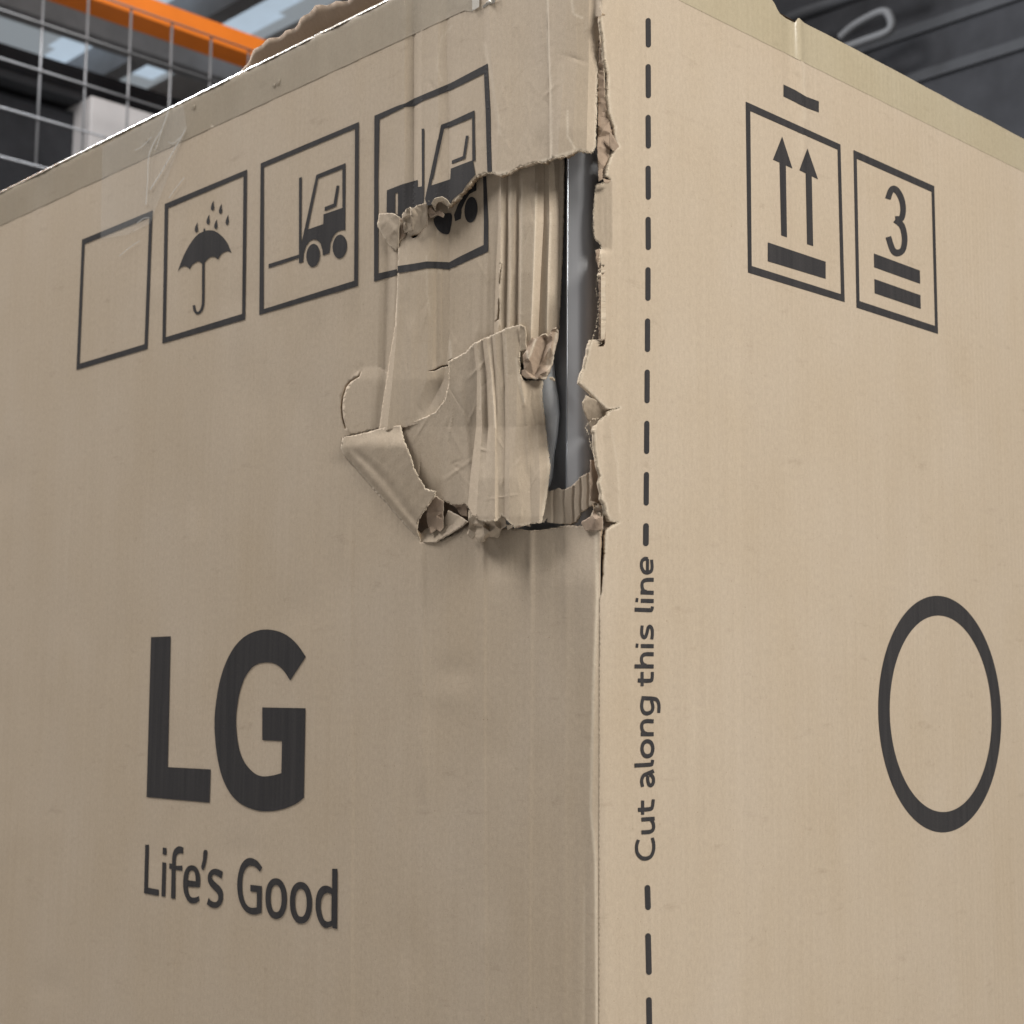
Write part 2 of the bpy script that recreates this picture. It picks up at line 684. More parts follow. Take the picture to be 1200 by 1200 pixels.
KRAFT = (0.458, 0.381, 0.297)
MK = kraft('kraft_board', KRAFT)
MKL = kraft('kraft_liner', (0.44, 0.366, 0.285), flute=0.2, bump=0.7)
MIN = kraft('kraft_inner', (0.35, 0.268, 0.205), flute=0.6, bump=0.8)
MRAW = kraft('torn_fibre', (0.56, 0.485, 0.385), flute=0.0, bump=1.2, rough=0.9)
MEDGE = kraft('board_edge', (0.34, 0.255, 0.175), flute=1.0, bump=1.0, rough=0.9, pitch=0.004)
MTAPE = kraft('packing_tape_on_board', (0.37, 0.318, 0.25), rough=0.5, flute=0.6, coat=0.9, coat_rough=0.13, bump=0.12)
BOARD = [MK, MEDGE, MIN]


def ink_mat():
    m, nt, b = newmat('print_ink')
    uv = nt.nodes.new('ShaderNodeUVMap').outputs[0]
    st = noise(nt, uv, 150, 3, 0.6, 1, 0.03)
    fi = noise(nt, uv, 1300, 2, 0.6)
    c = mixc(nt, ramp(nt, st, 0.3, 0.75), (0.030, 0.029, 0.031), (0.046, 0.043, 0.044))
    c = mixc(nt, ramp(nt, fi, 0.58, 0.76), c, (0.095, 0.084, 0.072))
    nt.links.new(c, b.inputs['Base Color'])
    b.inputs['Roughness'].default_value = 0.8
    b.inputs['Specular IOR Level'].default_value = 0.12
    return m


MINK = ink_mat()

# ------------------------------------------------------------------ relief of each sheet
U_ROWS = [
    (-20, [(440, 0), (474, .3), (485, -1.2), (494, .2), (515, -.2), (524, -1.0), (540, .2), (566, .2), (572, 1.2), (600, .8), (641, .6), (643, 1.0), (662, .7), (674, 0.2), (690, -1.5), (702, -4.0)]),
    (70, [(440, 0), (474, .4), (485, -1.6), (494, .4), (513, .6), (524, -.6), (538, 1.0), (568, 1.8), (576, 3.2), (606, 2.6), (643, 2.2), (645, 3.0), (662, 2.6), (676, 1.6), (690, -.5), (702, -4.0)]),
    (150, [(440, 0), (474, .6), (485, -1.6), (494, 1.0), (514, 1.8), (526, .4), (540, 2.4), (574, 3.6), (585, 5.4), (612, 4.8), (644, 4.2), (646, 4.8), (656, 6.4), (672, 5.0), (688, 2.2), (701, -2.6)]),
    (215, [(440, 0), (474, 1.0), (485, -.6), (496, 2.4), (512, 3.2), (526, 2.2), (542, 4.4), (572, 5.0), (580, 7.0), (612, 6.6), (644, 5.6), (646, 6.6), (652, 7.8), (668, 6.4), (686, 3.6), (700, 0)]),
    (260, [(440, 0), (474, 1.4), (485, 1.0), (498, 3.4), (512, 4.0), (526, 3.2), (544, 5.4), (572, 6.0), (580, 7.0), (612, 6.6), (644, 5.6), (646, 6.6), (652, 7.8), (668, 6.4), (686, 3.6), (700, 0)]),
]
L_RIDGES = [
    ([(411, 660), (411, 1210)], .0007, 5, 3, 60), ([(494, 655), (496, 900)], .0006, 6, 4, 60),
    ([(566, 640), (568, 1190)], .0006, 5, 3, 60), ([(622, 625), (619, 1190)], .0008, 5, 4, 40),
    ([(664, 700), (661, 1190)], .0006, 6, 5, 60), ([(457, 280), (455, 360), (451, 450), (444, 505)], -.0016, 7, 5, 20),
    ([(330, 100), (330, 330)], .0005, 14, 8, 60), ([(372, 40), (371, 340)], .0006, 10, 8, 60),
    ([(415, 20), (415, 330)], .0005, 9, 7, 60), ([(282, 90), (280, 380)], .0004, 9, 7, 60),
    ([(232, 640), (230, 980)], .0005, 16, 16, 60),
]


def offL(x, y):
    x = np.asarray(x, float)
    y = np.asarray(y, float)
    o = undul(x, y) + dents(x, y, DN_L)
    tear = np.interp(x, [440, 476, 506, 536, 558, 600, 650, 700], [262, 262, 262, 250, 225, 215, 205, 195])
    up = smooth01((tear + 30 - y) / 30.0)
    o = o + profile(x, y, U_ROWS, 1.75) * np.where(x > 440, up, 0) * (y < 300) + wrinkles(x, y, WR_U)
    for (poly, a, wl, wr, fd) in L_RIDGES:
        o = o + ridge(x, y, poly, a * 1.5, wl, wr, fd)
    # edge of the arc-shaped cut on the left of the tear
    d = np.hypot((x - 436) / 34.0, (y - 478) / 48.0)
    o = o + 0.0013 * smooth01((1.02 - d) / 0.05) * smooth01((475 - x) / 25.0) * smooth01((y - 425) / 22) * smooth01((520 - y) / 14)
    # board pushed in around the lower lip of the tear
    o = o - 0.004 * smooth01((690 - y) / 75.0) * (y > 596) * smooth01((x - 540) / 60.0)
    # worn, dented corner lower down
    o = o - 0.0012 * np.exp(-((x - 687) / 5.0) ** 2) * smooth01((y - 900) / 160.0)
    seam = smooth01((cornx(y) - x) / 9.0)
    o = np.where((y > 600) | (y < 20), o * seam, o)
    o = o + 0.0010 * seam * np.exp(-((x - xat([(698, 620), (699, 700), (695, 800), (692, 950), (697, 1010), (698.5, 1200)], y)) / 2.6) ** 2) * smooth01((y - 610) / 40.0)
    return o


C_ROWS = [
    (170, [(460, -3.5), (467, -3.5), (500, -4.5), (526, -6.5), (572, -2), (584, -1.0), (587, .6), (595, -1.6), (598, .2), (608, -1.6), (611, .2), (627, -.6), (638, -4.2), (643, -3.6), (656, -7.5), (662, -8.5)]),
    (262, [(460, -1.5), (467, 0.4), (500, -1.2), (526, -4.6), (572, .8), (584, 1.2), (587, 2.6), (595, .4), (598, 2.2), (608, .4), (611, 2.2), (627, 1.2), (637, -2.6), (644, -2.2), (655, -6.4), (661, -7.5)]),
    (320, [(459, -.5), (466, 2.2), (500, 0.3), (527, -3.6), (572, 1.2), (581, 1.2), (586, 3.0), (594, .8), (598, 2.8), (607, .8), (610.5, 2.6), (625, 1.6), (634, -2.4), (642, -2.0), (654, -6.4), (659, -7.5)]),
    (390, [(459, 0), (465, 2.6), (501, 0.4), (527, -3.4), (572, .6), (579, .6), (584, 2.2), (593, .2), (597, 2.0), (606, .2), (609.5, 1.8), (622, 1.0), (631, -2.8), (641, -2.6), (652, -6.5), (656, -7.5)]),
    (445, [(453, 0), (460, 3.2), (500, 0.8), (520, -2.6), (572, -1), (579, -1), (584, 0), (593, -1), (597, 0), (606, -1), (609.5, 0), (622, -1), (631, -4), (641, -5), (652, -7), (656, -8)]),
    (510, [(443, 0), (453, 3.0), (478, 1.2), (486, 1.8), (560, -3), (579, -3), (584, -3), (593, -3), (597, -3), (606, -3), (609.5, -3), (622, -4), (631, -6), (641, -7), (652, -8), (656, -9)]),
]
C_RIDGES = [
    ([(512, 270), (512, 420)], -.0010, 4, 3), ([(519, 280), (519, 400)], -.0007, 3, 3), ([(478, 290), (478, 330)], .0005, 4, 3),
    ([(563, 300), (561, 395)], .0007, 5, 3), ([(570, 300), (569, 380)], .0006, 3, 2.5), ([(483, 390), (480, 500)], .0007, 5, 4),
    ([(530, 310), (528, 420)], .0007, 2.5, 3), ([(603, 230), (602, 300)], .0006, 2, 2),
]


def offC(x, y):
    o = profile(x, y, C_ROWS, 1.9) + wrinkles(x, y, WR_C) + undul(x * 1.4 + 300, y, 0.7)
    for (p, a, wl, wr) in C_RIDGES:
        o = o + ridge(x, y, p, a, wl, wr)
    return o


D_ROWS = [
    (385, [(500, 2.5), (526, 2.5), (553, 3.2), (556, 4.2), (564, 3.2), (568, 4.6), (576, 3.6), (580, 5.0), (588, 3.8), (592, 4.8), (604, 3.6), (612, 2.6), (620, 0), (640, -2)]),
    (440, [(500, 2.0), (526, 2.0), (559, 2.0), (563, 4.2), (570, 2.6), (576, 5.4), (580, 4.0), (583, 5.0), (591, 3.4), (595, 4.8), (606, 3.4), (613, 1.4), (622, -.5), (640, -5)]),
    (500, [(470, 1.0), (520, .5), (558, -.6), (565, 4.2), (572, 2.4), (580, 7.0), (582, 6.2), (584, 5.8), (592, 4.4), (597, 6.0), (605, 5.0), (620, 0.6), (630, -1.0), (644, -5)]),
    (560, [(480, 0.5), (515, 0), (551, 1.0), (561, 8.5), (568, 9.0), (580, 11.0), (582, 10.4), (584, 9.8), (591, 8.6), (597, 10.2), (600, 9.6), (621, 4.2), (633, 4.0), (646, -1)]),
    (605, [(490, -1), (518, -1), (547, 1.5), (558, 10), (566, 11), (580, 12.5), (582, 11.6), (584, 11), (591, 10), (597, 11.5), (600, 11), (622, 6.5), (632, 6.5), (642, 3)]),
]
D_RIDGES = [([(540, 460), (548, 520), (551, 570)], .0010, 5, 4), ([(524, 520), (528, 575)], .0006, 6, 5), ([(504, 505), (510, 560)], .0005, 6, 5),
            ([(611, 450), (617, 480), (620, 540)], .0012, 3, 4)]


def offD(x, y):
    o = profile(x, y, D_ROWS, 1.5) + wrinkles(x, y, WR_D) + undul(x * 1.7 + 80, y * 1.3, 0.6)
    for (p, a, wl, wr) in D_RIDGES:
        o = o + ridge(x, y, p, a, wl, wr)
    return o


def offR(x, y):
    x = np.asarray(x, float)
    y = np.asarray(y, float)
    o = undul(x * 0.8 + 900, y, 0.8) + dents(x, y, DN_R)
    o = o + ridge(x, y, [(937, 10), (941, 120), (943, 170)], .0022, 5, 4, 30) - ridge(x, y, [(924, 10), (926, 110)], .0016, 7, 6, 30)
    o = o + ridge(x, y, [(868, 300), (872, 1190)], .0006, 6, 6, 60) + ridge(x, y, [(819, 520), (817, 980)], .0006, 5, 5, 60)
    o = o + ridge(x, y, [(733, 300), (733, 620)], .0006, 9, 4, 60) + ridge(x, y, [(728, 20), (728, 280)], .0008, 7, 6, 50)
    o = o + ridge(x, y, [(745, 20), (746, 180)], .0006, 6, 5, 50)
    o = o + wrinkles(x, y, WR_R)
    # liner turned in at the upper side of the opening
    f1 = smooth01((y - 206) / 8) * smooth01((300 - y) / 10)
    o = o - f1 * 0.0125 * np.clip((718 - x) / 22.0, 0, 1.2)
    # curled lip in the middle
    f2 = smooth01((y - 385) / 60) * smooth01((486 - y) / 5)
    o = o - f2 * 0.0050 * np.clip((xat([(701, 385), (711, 420), (714, 455), (712, 480)], y) - x) / 30.0, 0, 1.2)
    # lifted liner beside the lower end of the tear
    f3 = smooth01((y - 480) / 16) * smooth01((616 - y) / 4)
    cr = xat([(714, 480), (717, 500), (724, 545), (726, 614)], y)
    seam = smooth01((x - cornx(y)) / 9.0)
    o = np.where((y > 697) | (y < 20), o * seam, o)
    o = o + .00025 * smooth01((cornx(y) + 4 - x) / 4.0) * (y > 697)
    o = o + f3 * 0.0120 * np.clip((cr - x) / 34.0, 0, 1.2)
    return o


CRACKS_L = [([(642, 0), (641, 30), (643, 60), (645, 100), (645, 150), (646, 184)], 1.1, .9),
            ([(568, 52), (576, 92), (586, 157)], 2.0, .35), ([(670, 0), (672, 16), (682, 21)], 1.2, .7),
            ([(665, 130), (665, 160), (674, 174)], 1.2, .8), ([(530, 30), (517, 45), (512, 80), (518, 95)], 1.2, .3),
            ([(698, 620), (699, 700), (695, 800), (692, 950), (697, 1010), (698.5, 1200)], 1.5, .75), ([(685, 1040), (684, 1200)], 1.2, .25)]
EDGE_W = [([(476, 246), (506, 235), (546, 230), (568, 203), (598, 202), (630, 190), (676, 176), (694, 179), (698, 172), (700, 100), (703, 44)], 1.5, .8)]
wearL = wearfn(CRACKS_L + EDGE_W)
wearC = wearfn([([(467, 240), (466, 340), (464, 380)], 1.2, .4), ([(500, 300), (501, 345), (504, 370)], 1.0, .35),
                ([(527, 400), (529, 425)], 1.6, .6), ([(588, 210), (588, 300), (585, 380)], 1.3, .5), ([(598, 210), (598, 300), (596, 390)], 1.4, .4), ([(611, 210), (611, 300), (609, 395)], 1.3, .4),
                ([(629, 215), (627, 260), (623, 385)], 1.0, .8), ([(645, 250), (643, 330), (641, 385)], 1.3, .8), ([(660, 190), (655, 385)], 1.5, .5)])
D_TOP = [(526, 430), (525.6, 424), (530, 421), (544.6, 413), (556, 402), (577, 392.5), (594, 384), (608.7, 380.5), (614, 383)]
D_ARC = [(469, 498.3), (489, 492.5), (509.6, 483.7), (521, 469), (526, 448.7), (526, 430)]
D_RIGHT = [(614, 383), (616, 408), (609, 411), (609, 437), (613, 446), (636.5, 446), (635, 463), (638, 490), (642, 522), (645, 548), (641, 580), (635, 612)]
D_BOT = [(635, 612), (623, 613.5), (603, 618), (588, 603), (582.5, 610.6), (565, 610.6), (553, 603), (547.5, 594.6), (544.6, 590), (530, 591.7), (516, 585)]
D_LEFT = [(516, 585), (500, 575), (480, 545), (462, 515), (469, 498.3)]
wearD = wearfn([(D_ARC, .9, .5), (D_TOP, 1.2, .75), (D_RIGHT[5:], 2.2, .9), ([(561, 410), (564, 445), (563, 480)], 1.0, .5), ([(574, 405), (577, 450), (580, 500)], 1.0, .5), ([(592, 395), (594, 440)], 1.0, .5),
                (D_BOT[:6], 1.3, .7), ([(605, 420), (610, 455), (614, 470)], 1.4, .5)])
R_TORN = [(704.5, 22), (707, 40), (709, 66), (713, 88), (713, 112), (715, 132), (720, 148), (722, 164), (726, 172), (719, 176), (718, 180), (713, 192), (711, 206), (716, 211.5), (707, 214), (698, 216), (697, 228), (695, 247), (694.5, 266), (697, 280), (704, 287), (703, 295), (702, 312), (700, 327), (698, 339), (701, 352), (701, 363), (699, 382), (692, 405), (685, 432), (681, 441), (679, 449), (689, 457), (700, 468), (713, 479.5), (727, 477.5), (714, 481.5), (712, 486), (704, 490), (695, 491), (686, 499.5), (690, 510), (692, 522), (700, 545), (705, 557), (702, 565), (706, 577), (705, 585), (710, 590), (712, 602), (716, 611), (726, 612.5), (716, 618), (711, 622), (709.6, 645), (708.0, 675), (705.5, 696)]
wearR = wearfn([(R_TORN, 1.3, .7), ([(716, 500), (724, 545), (726, 600)], 1.0, .3), ([(937, 20), (941, 70), (943, 140)], 1.6, .35)])

# ------------------------------------------------------------------ the carton
carton = empty('refrigerator_carton', (-0.5, 0.35, 0.10))
tag(carton, 'tall brown corrugated carton with its corner torn open and black printed handling symbols', 'carton')

xs = np.linspace(-220, 703, 160)


def top_line(face, xs, zt=None):
    """pixels of the carton's upper edge"""
    d = np.linspace(0, 2.2, 400)
    zt = ZT if zt is None else zt
    P = np.stack([-d, 0 * d, 0 * d + zt], -1) if face == 'L' else np.stack([0 * d, d, 0 * d + zt], -1)
    X, Y = project(P)
    o = np.argsort(X)
    return [(float(x), float(np.interp(x, X[o], Y[o]))) for x in xs]


LX0, RX1, YB = -230.0, 1440.0, 1420.0
corner_top = [(float(cornx(y)), y) for y in np.linspace(top_line('L', [703.5])[0][1], 22, 40)]
corner_bot = [(float(cornx(y)), y) for y in np.linspace(600, YB, 130)]
corner_low = [q for q in corner_bot if q[1] > 700]
T1 = [(694, 179), (676, 176), (664, 183), (648, 185), (638, 191), (630, 189), (620, 192), (608, 196), (598, 202), (586, 206), (576, 202), (568, 203), (558, 207.5), (546.7, 221), (536.7, 231), (526, 243), (516, 236), (506, 234), (498, 237.5), (476.7, 245), (470, 253)]
U_RIGHT = [(704.5, 22), (702.5, 44), (701, 60), (700, 100), (699, 140), (698, 172), (694, 179)]
C_LEFT_UNDER = [(472, 262), (473, 285), (471, 345), (473, 380), (467, 430), (460, 492)]
E_TOP = [(458, 499.5), (430, 506), (402, 512.5)]
E_FOLD_UNDER = [(404, 528), (438, 566), (467, 600), (490, 625), (493, 636)]
LIP = [(493, 636), (511, 635.5), (530, 627), (549, 616), (575, 618), (600, 619), (620, 622), (632, 621.5), (650, 619), (665, 615.5), (674, 616), (683, 617), (689, 614), (693, 603), (697, 594), (701, 591), corner_bot[0]]
outline_L = (top_line('L', np.linspace(LX0, 703.3, 140)) + corner_top[1:] + torn(U_RIGHT, .5, 1.6, 1)[1:] + torn(T1, .9, 1.5, 2)[1:]
             + C_LEFT_UNDER + E_TOP + E_FOLD_UNDER[:] + torn(LIP, .7, 1.6, 3)[1:] + corner_bot[1:] + [(LX0, YB)])
slit = [(423.5, 434), (420, 440), (410, 446), (404.5, 452), (400, 466), (399, 478), (400.5, 491), (404, 503), (405.5, 502), (402.2, 490), (401.2, 478), (402, 467), (406, 453.5), (411, 447.5), (421, 441.5)]
left_panel = patch('left_panel', [outline_L, slit], 'L', offL, BOARD, carton, 8.0, 0.004, wearL,
                   dense=((430, -140, 720, 300, 2.1), (390, 300, 480, 660, 2.6), (480, 560, 720, 720, 2.6), (640, 720, 676, 1230, 4.0), (676, 720, 720, 1230, 2.2)), edge=3.0,
                   creases=fold_lines(U_ROWS)[1:] + ridge_lines([r for r in L_RIDGES if r[0][0][1] > 600]) + [[(x + k, y) for x, y in [(699, 700), (695, 800), (692, 950), (697, 1010), (698.5, 1200)]] for k in (-5, -2.5, 0, 2.5)], sharp=9)
_v = np.zeros(len(left_panel.data.vertices) * 3)
left_panel.data.vertices.foreach_get('co', _v)
_e = np.zeros(len(left_panel.data.edges) * 2, int)
left_panel.data.edges.foreach_get('vertices', _e)
_low = _v.reshape(-1, 3)[_e.reshape(-1, 2)[:, 0], 2] < float(on_face(np.array([690.0]), np.array([600.0]), 'L')[0, 2])
_s = np.zeros(len(_low), bool)
left_panel.data.edges.foreach_get('use_edge_sharp', _s)
left_panel.data.edges.foreach_set('use_edge_sharp', _s & ~_low)

outline_R = ([(x - 2.4, y) for x, y in reversed(corner_low)] + list(reversed(torn(R_TORN, .55, 1.5, 5))) + list(reversed(corner_top))[1:]
             + top_line('R', np.linspace(704.2, 880, 60)) + [])


def rtop(x):
    """the upper edge of the right face, a little higher left of the dent in it"""
    return top_line('R', [x])[0][1]


outline_R = outline_R + [(902, -3), (905, 0), (908, 4.5), (911, 11), (914, 16), (921, 21.5), (927, 24.5), (932, 26.5), (934, 23), (936, 20.5), (940, 19.5), (945, 22)] \
    + top_line('R', np.linspace(950, RX1, 90), ZR) + [(RX1, YB)]
right_panel = patch('right_panel', [outline_R], 'R', offR, BOARD, carton, 8.0, 0.004, wearR,
                    dense=((660, -140, 740, 720, 2.1), (740, -140, 915, 180, 4.5), (915, -30, 962, 180, 2.2), (690, 720, 730, 1230, 4.0)), edge=3.0,
                    creases=ridge_lines([([(868, 300), (872, 1190)], 0, 6, 6, 60), ([(819, 520), (817, 980)], 0, 5, 5, 60), ([(937, 12), (941, 120), (943, 170)], 0, 5, 4, 20)]))

# crushed strip between the two tears
C_OUT = ([(467, 232), (467, 285), (465, 345), (463, 380), (455, 430), (444.5, 499), (443, 506), (470, 502), (492, 496.5), (513, 487.5), (526, 470), (531, 450), (560, 430), (600, 420), (640, 440), (650, 400), (655, 385), (659, 300), (660.5, 240), (661, 165), (620, 178), (580, 190), (545, 205), (520, 225)])
C_OUT = torn(C_OUT[:7], .35, 2, 11) + C_OUT[7:15] + torn(C_OUT[15:19], .4, 2, 12) + C_OUT[19:]
hole1 = K(440, 280, 5, [(428, 712), (440, 703), (462, 705), (467, 716), (452, 730), (432, 733)])
hole2 = K(440, 280, 5, [(300, 778), (345, 763), (385, 742), (425, 737), (428, 745), (390, 752), (350, 772)])
hole3 = K(530, 180, 5.457, [(318, 700), (313, 745), (304, 832), (299, 832), (305, 760), (312, 705)])
hole4 = K(530, 180, 5.457, [(300, 920), (303, 1000), (297, 1060), (272, 1078), (288, 1058), (292, 1000), (296, 930)])
hole5 = K(440, 230, 10, [(268, 605), (268, 560), (282, 525), (330, 485), (358, 448), (352, 412), (385, 405), (365, 455), (335, 500), (292, 535), (284, 560), (280, 605)])
hole6 = K(440, 230, 10, [(418, 465), (440, 452), (505, 443), (490, 470), (455, 492), (425, 488)])
crushed = patch('crushed_panel', [C_OUT, hole1, hole2, hole3, hole4, hole5, hole6], 'L', offC, BOARD, carton, 1.8, 0.003, wearC, edge=1.8, do_round=False, creases=fold_lines(C_ROWS)[1:], sharp=9)

# torn flap hanging over the lower half
D_OUT = torn(D_ARC, .35, 1.8, 21) + torn(D_TOP, .6, 1.8, 22)[1:] + torn(D_RIGHT, .7, 1.6, 23)[1:] + torn(D_BOT, .9, 1.6, 24)[1:] + D_LEFT[1:-1]
flap = patch('torn_flap', [D_OUT], 'L', offD, [MKL, MRAW, MIN], carton, 1.7, 0.0016, wearD, edge=1.8, do_round=False, creases=fold_lines(D_ROWS), sharp=10)

# liner turned over at the lower left
E_OUT = [(401.5, 512, 1.5), (420, 509, 2.2), (453, 500, 3.2), (469, 498.5, 4.2), (473, 516, 5.5), (480, 531, 6.5), (485, 549, 7.5), (498, 572, 8.5), (510, 576, 9.5), (509, 583, 10), (500, 594, 9.5), (490, 610, 8.5), (488, 621, 7), (493, 635.5, 4),
         (477, 618, 1.4), (461, 600, 0.9), (446, 583, 0.8), (432, 567, 0.7), (416, 548, 0.6), (402.5, 533, 0.5), (399, 525, 0.6)]
E_FOLD = [(400, 512), (399, 525), (402.5, 533), (432, 567), (461, 600), (493, 637)]


def offE(x, y):
    d = polydist(np.asarray(x, float), np.asarray(y, float), E_FOLD)
    o = .0005 + .0034 * smooth01(d / 8.0) + .00011 * np.maximum(d - 7, 0)
    o = o * (0.45 + 0.55 * smooth01((y - 500) / 26.0))
    o = o - .0012 * np.exp(-((d - 15 - 2 * np.sin(y * .07)) / 4.5) ** 2) * smooth01((y - 520) / 20)
    return o + wrinkles(x, y, WR_E) + undul(x * 1.5 + 40, y * 1.2, .5) + .00008 * np.sin(x * .33 + y * .21) * np.sin(y * .13)


E_LOOP = torn([p[:2] for p in E_OUT[:4]], .3, 2, 31) + torn([p[:2] for p in E_OUT[3:14]], .8, 1.6, 32)[1:] + [p[:2] for p in E_OUT[14:]]
patch('turned_liner', [E_LOOP], 'L', offE, [MKL, MRAW, MIN], carton, 2.2, .0007,
      wearfn([([(401, 514), (399, 525), (402, 533), (432, 567), (461, 600), (490, 632)], 1.6, .5), ([(469, 499), (480, 531), (498, 572), (510, 577)], 1.0, .5)]), edge=1.8, do_round=False)

# what shows in the pocket under it
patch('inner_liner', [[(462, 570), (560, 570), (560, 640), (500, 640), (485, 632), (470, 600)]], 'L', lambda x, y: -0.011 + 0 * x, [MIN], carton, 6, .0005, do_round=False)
tin('flute_scrap', [(502, 580, 2), (512, 582, 3), (520, 588, 1), (519, 600, 1), (519.5, 618, 1.5), (515, 623, 2), (511, 620, 1), (505, 625, 2), (501, 614, 0), (499, 600, -1)],
    [(507, 600, -1.5), (512, 605, 2.5), (515, 605, 0)], 'L', [MIN, MRAW], carton, .0006, .4, 41, 1.8)
tin('folded_scrap', [(525, 598, -1), (537, 604, 0), (549, 611, 1.5), (540, 618, 2), (511, 635.5, 1.5), (494, 636, .5), (490, 627, -2), (500, 619, -4), (517, 616, -3)],
    [(520, 612, -2), (530, 615, -1)], 'L', [MKL, MRAW], carton, .0006, .4, 42, 2)
tin('flute_scrap', [(527, 590, -3), (547, 590, -1), (548, 606, -1), (541, 605, -2), (536, 597, -3)], [(538, 594, -5), (542, 596, -1)], 'L', [MIN, MRAW], carton, .0006, .4, 43, 1.8)

# ragged shreds along the bottom of the flap
S = lambda pts: [(480 + p[0] / 7.5, 560 + p[1] / 7.5, p[2]) for p in pts]
tin('paper_shred', S([(518, 290, 8), (548, 290, 9), (580, 335, 10), (630, 372, 10), (690, 385, 11), (750, 375, 10), (770, 345, 9), (800, 330, 9), (835, 318, 10), (842, 380, 9), (852, 415, 8), (805, 452, 6), (795, 480, 5), (770, 528, 4), (700, 518, 4), (665, 558, 4), (605, 570, 3.5), (578, 500, 3), (548, 540, 3), (505, 495, 3.5), (522, 430, 5)]),
    S([(545, 400, 4.0), (580, 420, 1.5), (600, 400, 10), (650, 430, 10), (655, 510, 9), (690, 420, 3.5), (712, 470, 8.5), (760, 430, 9), (800, 400, 5)]), 'L', [MKL, MRAW], carton, .0006, .5, 51, 1.7)
tin('paper_shred', S([(850, 412, 7), (905, 408, 9), (915, 420, 9), (895, 442, 7), (862, 458, 6)]), [], 'L', [MRAW], carton, .0006, .3, 52, 1.7)
tin('paper_shred', S([(915, 400, 5), (990, 405, 6), (1000, 425, 5), (960, 438, 3), (918, 440, 3)]), [], 'L', [MIN], carton, .0006, .3, 53, 1.7)
tin('paper_shred', S([(1025, 395, 7), (1040, 392, 8), (1062, 428, 6), (1040, 425, 6)]), [], 'L', [MRAW], carton, .0006, .2, 54, 1.7)

# crumpled paper along the upper tear
S = lambda pts: [(440 + p[0] / 10, 230 + p[1] / 10, p[2]) for p in pts]
tin('paper_shred', S([(40, 205, 2), (110, 200, 4), (190, 195, 5.5), (240, 218, 7), (285, 240, 7), (272, 420, 5), (265, 600, 2.5), (235, 635, 1.5), (170, 590, 1.0), (90, 470, .8), (25, 360, .8), (20, 315, 1.0)]),
    S([(130, 300, 4.5), (180, 260, 5), (170, 450, 3.4), (225, 400, 5.6), (60, 330, 2.4)]), 'L', [MKL, MRAW], carton, .0006, .3, 61, 1.6,
    wearfn([(K(440, 230, 10, [(20, 320), (90, 470), (170, 590), (235, 635)]), 1.2, .6)]))
tin('paper_shred', S([(310, 215, 5), (345, 185, 6.5), (355, 150, 7), (400, 135, 8), (415, 200, 5), (425, 300, 4), (432, 400, 3), (360, 428, 2.5), (335, 430, 2.2), (322, 380, 4), (315, 290, 5)]),
    S([(360, 260, 3), (370, 340, 3), (345, 240, 6.5), (345, 340, 5)]), 'L', [MKL, MRAW], carton, .0006, .3, 62, 1.6)
tin('paper_shred', S([(400, 122, 8), (420, 145, 8.5), (480, 110, 7), (600, 72, 6), (606, 220, 4), (605, 340, 2), (550, 385, 1.5), (510, 430, 2), (440, 436, 3), (432, 380, 4.5), (415, 250, 7)]),
    S([(445, 250, 6), (450, 350, 4), (520, 250, 3.5), (560, 180, 4), (425, 180, 8.5)]), 'L', [MKL, MRAW], carton, .0006, .3, 63, 1.6)
tin('paper_shred', S([(270, 265, 2), (310, 260, 2.4), (325, 420, 2), (352, 440, 2), (300, 500, 1.5), (268, 530, 1.5)]), [], 'L', [MIN], carton, .0006, .2, 64, 1.8)
tin('paper_curl', S([(655, 85, 7), (690, 30, 9), (780, 8, 10), (840, 45, 9), (878, 95, 7), (850, 112, 7), (800, 64, 4.5), (740, 66, 4.5), (712, 112, 4), (706, 172, 4), (672, 120, 6)]), [], 'L', [MRAW], carton, .0006, .25, 65, 1.5)
tin('paper_shred', S([(600, 140, 3), (650, 130, 3), (700, 185, 2.5), (760, 160, 3), (805, 215, 3.4), (790, 248, 3), (720, 218, 2.2), (640, 250, 1.5), (602, 210, 1.5)]), S([(690, 205, 1)]), 'L', [MIN, MRAW], carton, .0006, .3, 66, 1.6)

# stub of board standing at the end of the flap
S = lambda pts: [(590 + p[0] / 12, 370 + p[1] / 12, p[2]) for p in pts]
tin('board_stub', S([(310, 310, 0), (380, 295, 0), (440, 320, 1), (480, 300, 0), (590, 262, -2), (620, 300, -3), (690, 182, -2), (740, 178, -3), (780, 205, -8), (770, 330, -7), (735, 470, -6), (700, 600, -5), (655, 800, -3), (600, 892, -1), (540, 895, 1), (400, 872, 3), (330, 885, 3.5), (250, 840, 4), (252, 770, 4), (290, 755, 4), (285, 640, 4), (270, 560, 4.5), (320, 490, 5)]),
    S([(350, 545, 6), (345, 600, 6), (440, 370, 2), (470, 345, 1), (380, 640, 4), (590, 310, -5), (590, 405, -4.5), (500, 700, -2), (430, 850, .5), (670, 280, -1.5), (660, 450, 0), (610, 780, 2), (500, 830, 2), (690, 350, -3)]),
    'L', [MIN, MRAW, MIN], carton, .0012, .25, 71, 1.5,
    wearfn([(K(590, 370, 12, [(450, 340), (370, 560), (345, 600), (330, 500)]), 1.3, .8), (K(590, 370, 12, [(760, 210), (700, 560), (640, 800), (560, 890)]), 1.8, .9), (K(590, 370, 12, [(650, 450), (610, 720)]), 1.3, .5)]))
tin('paper_shred', S([(640, 860, 2), (680, 862, 1.5), (715, 885, 0), (732, 922, -2), (705, 920, -1), (655, 895, 1.5)]), [], 'L', [MRAW], carton, .0005, .2, 72, 1.5)
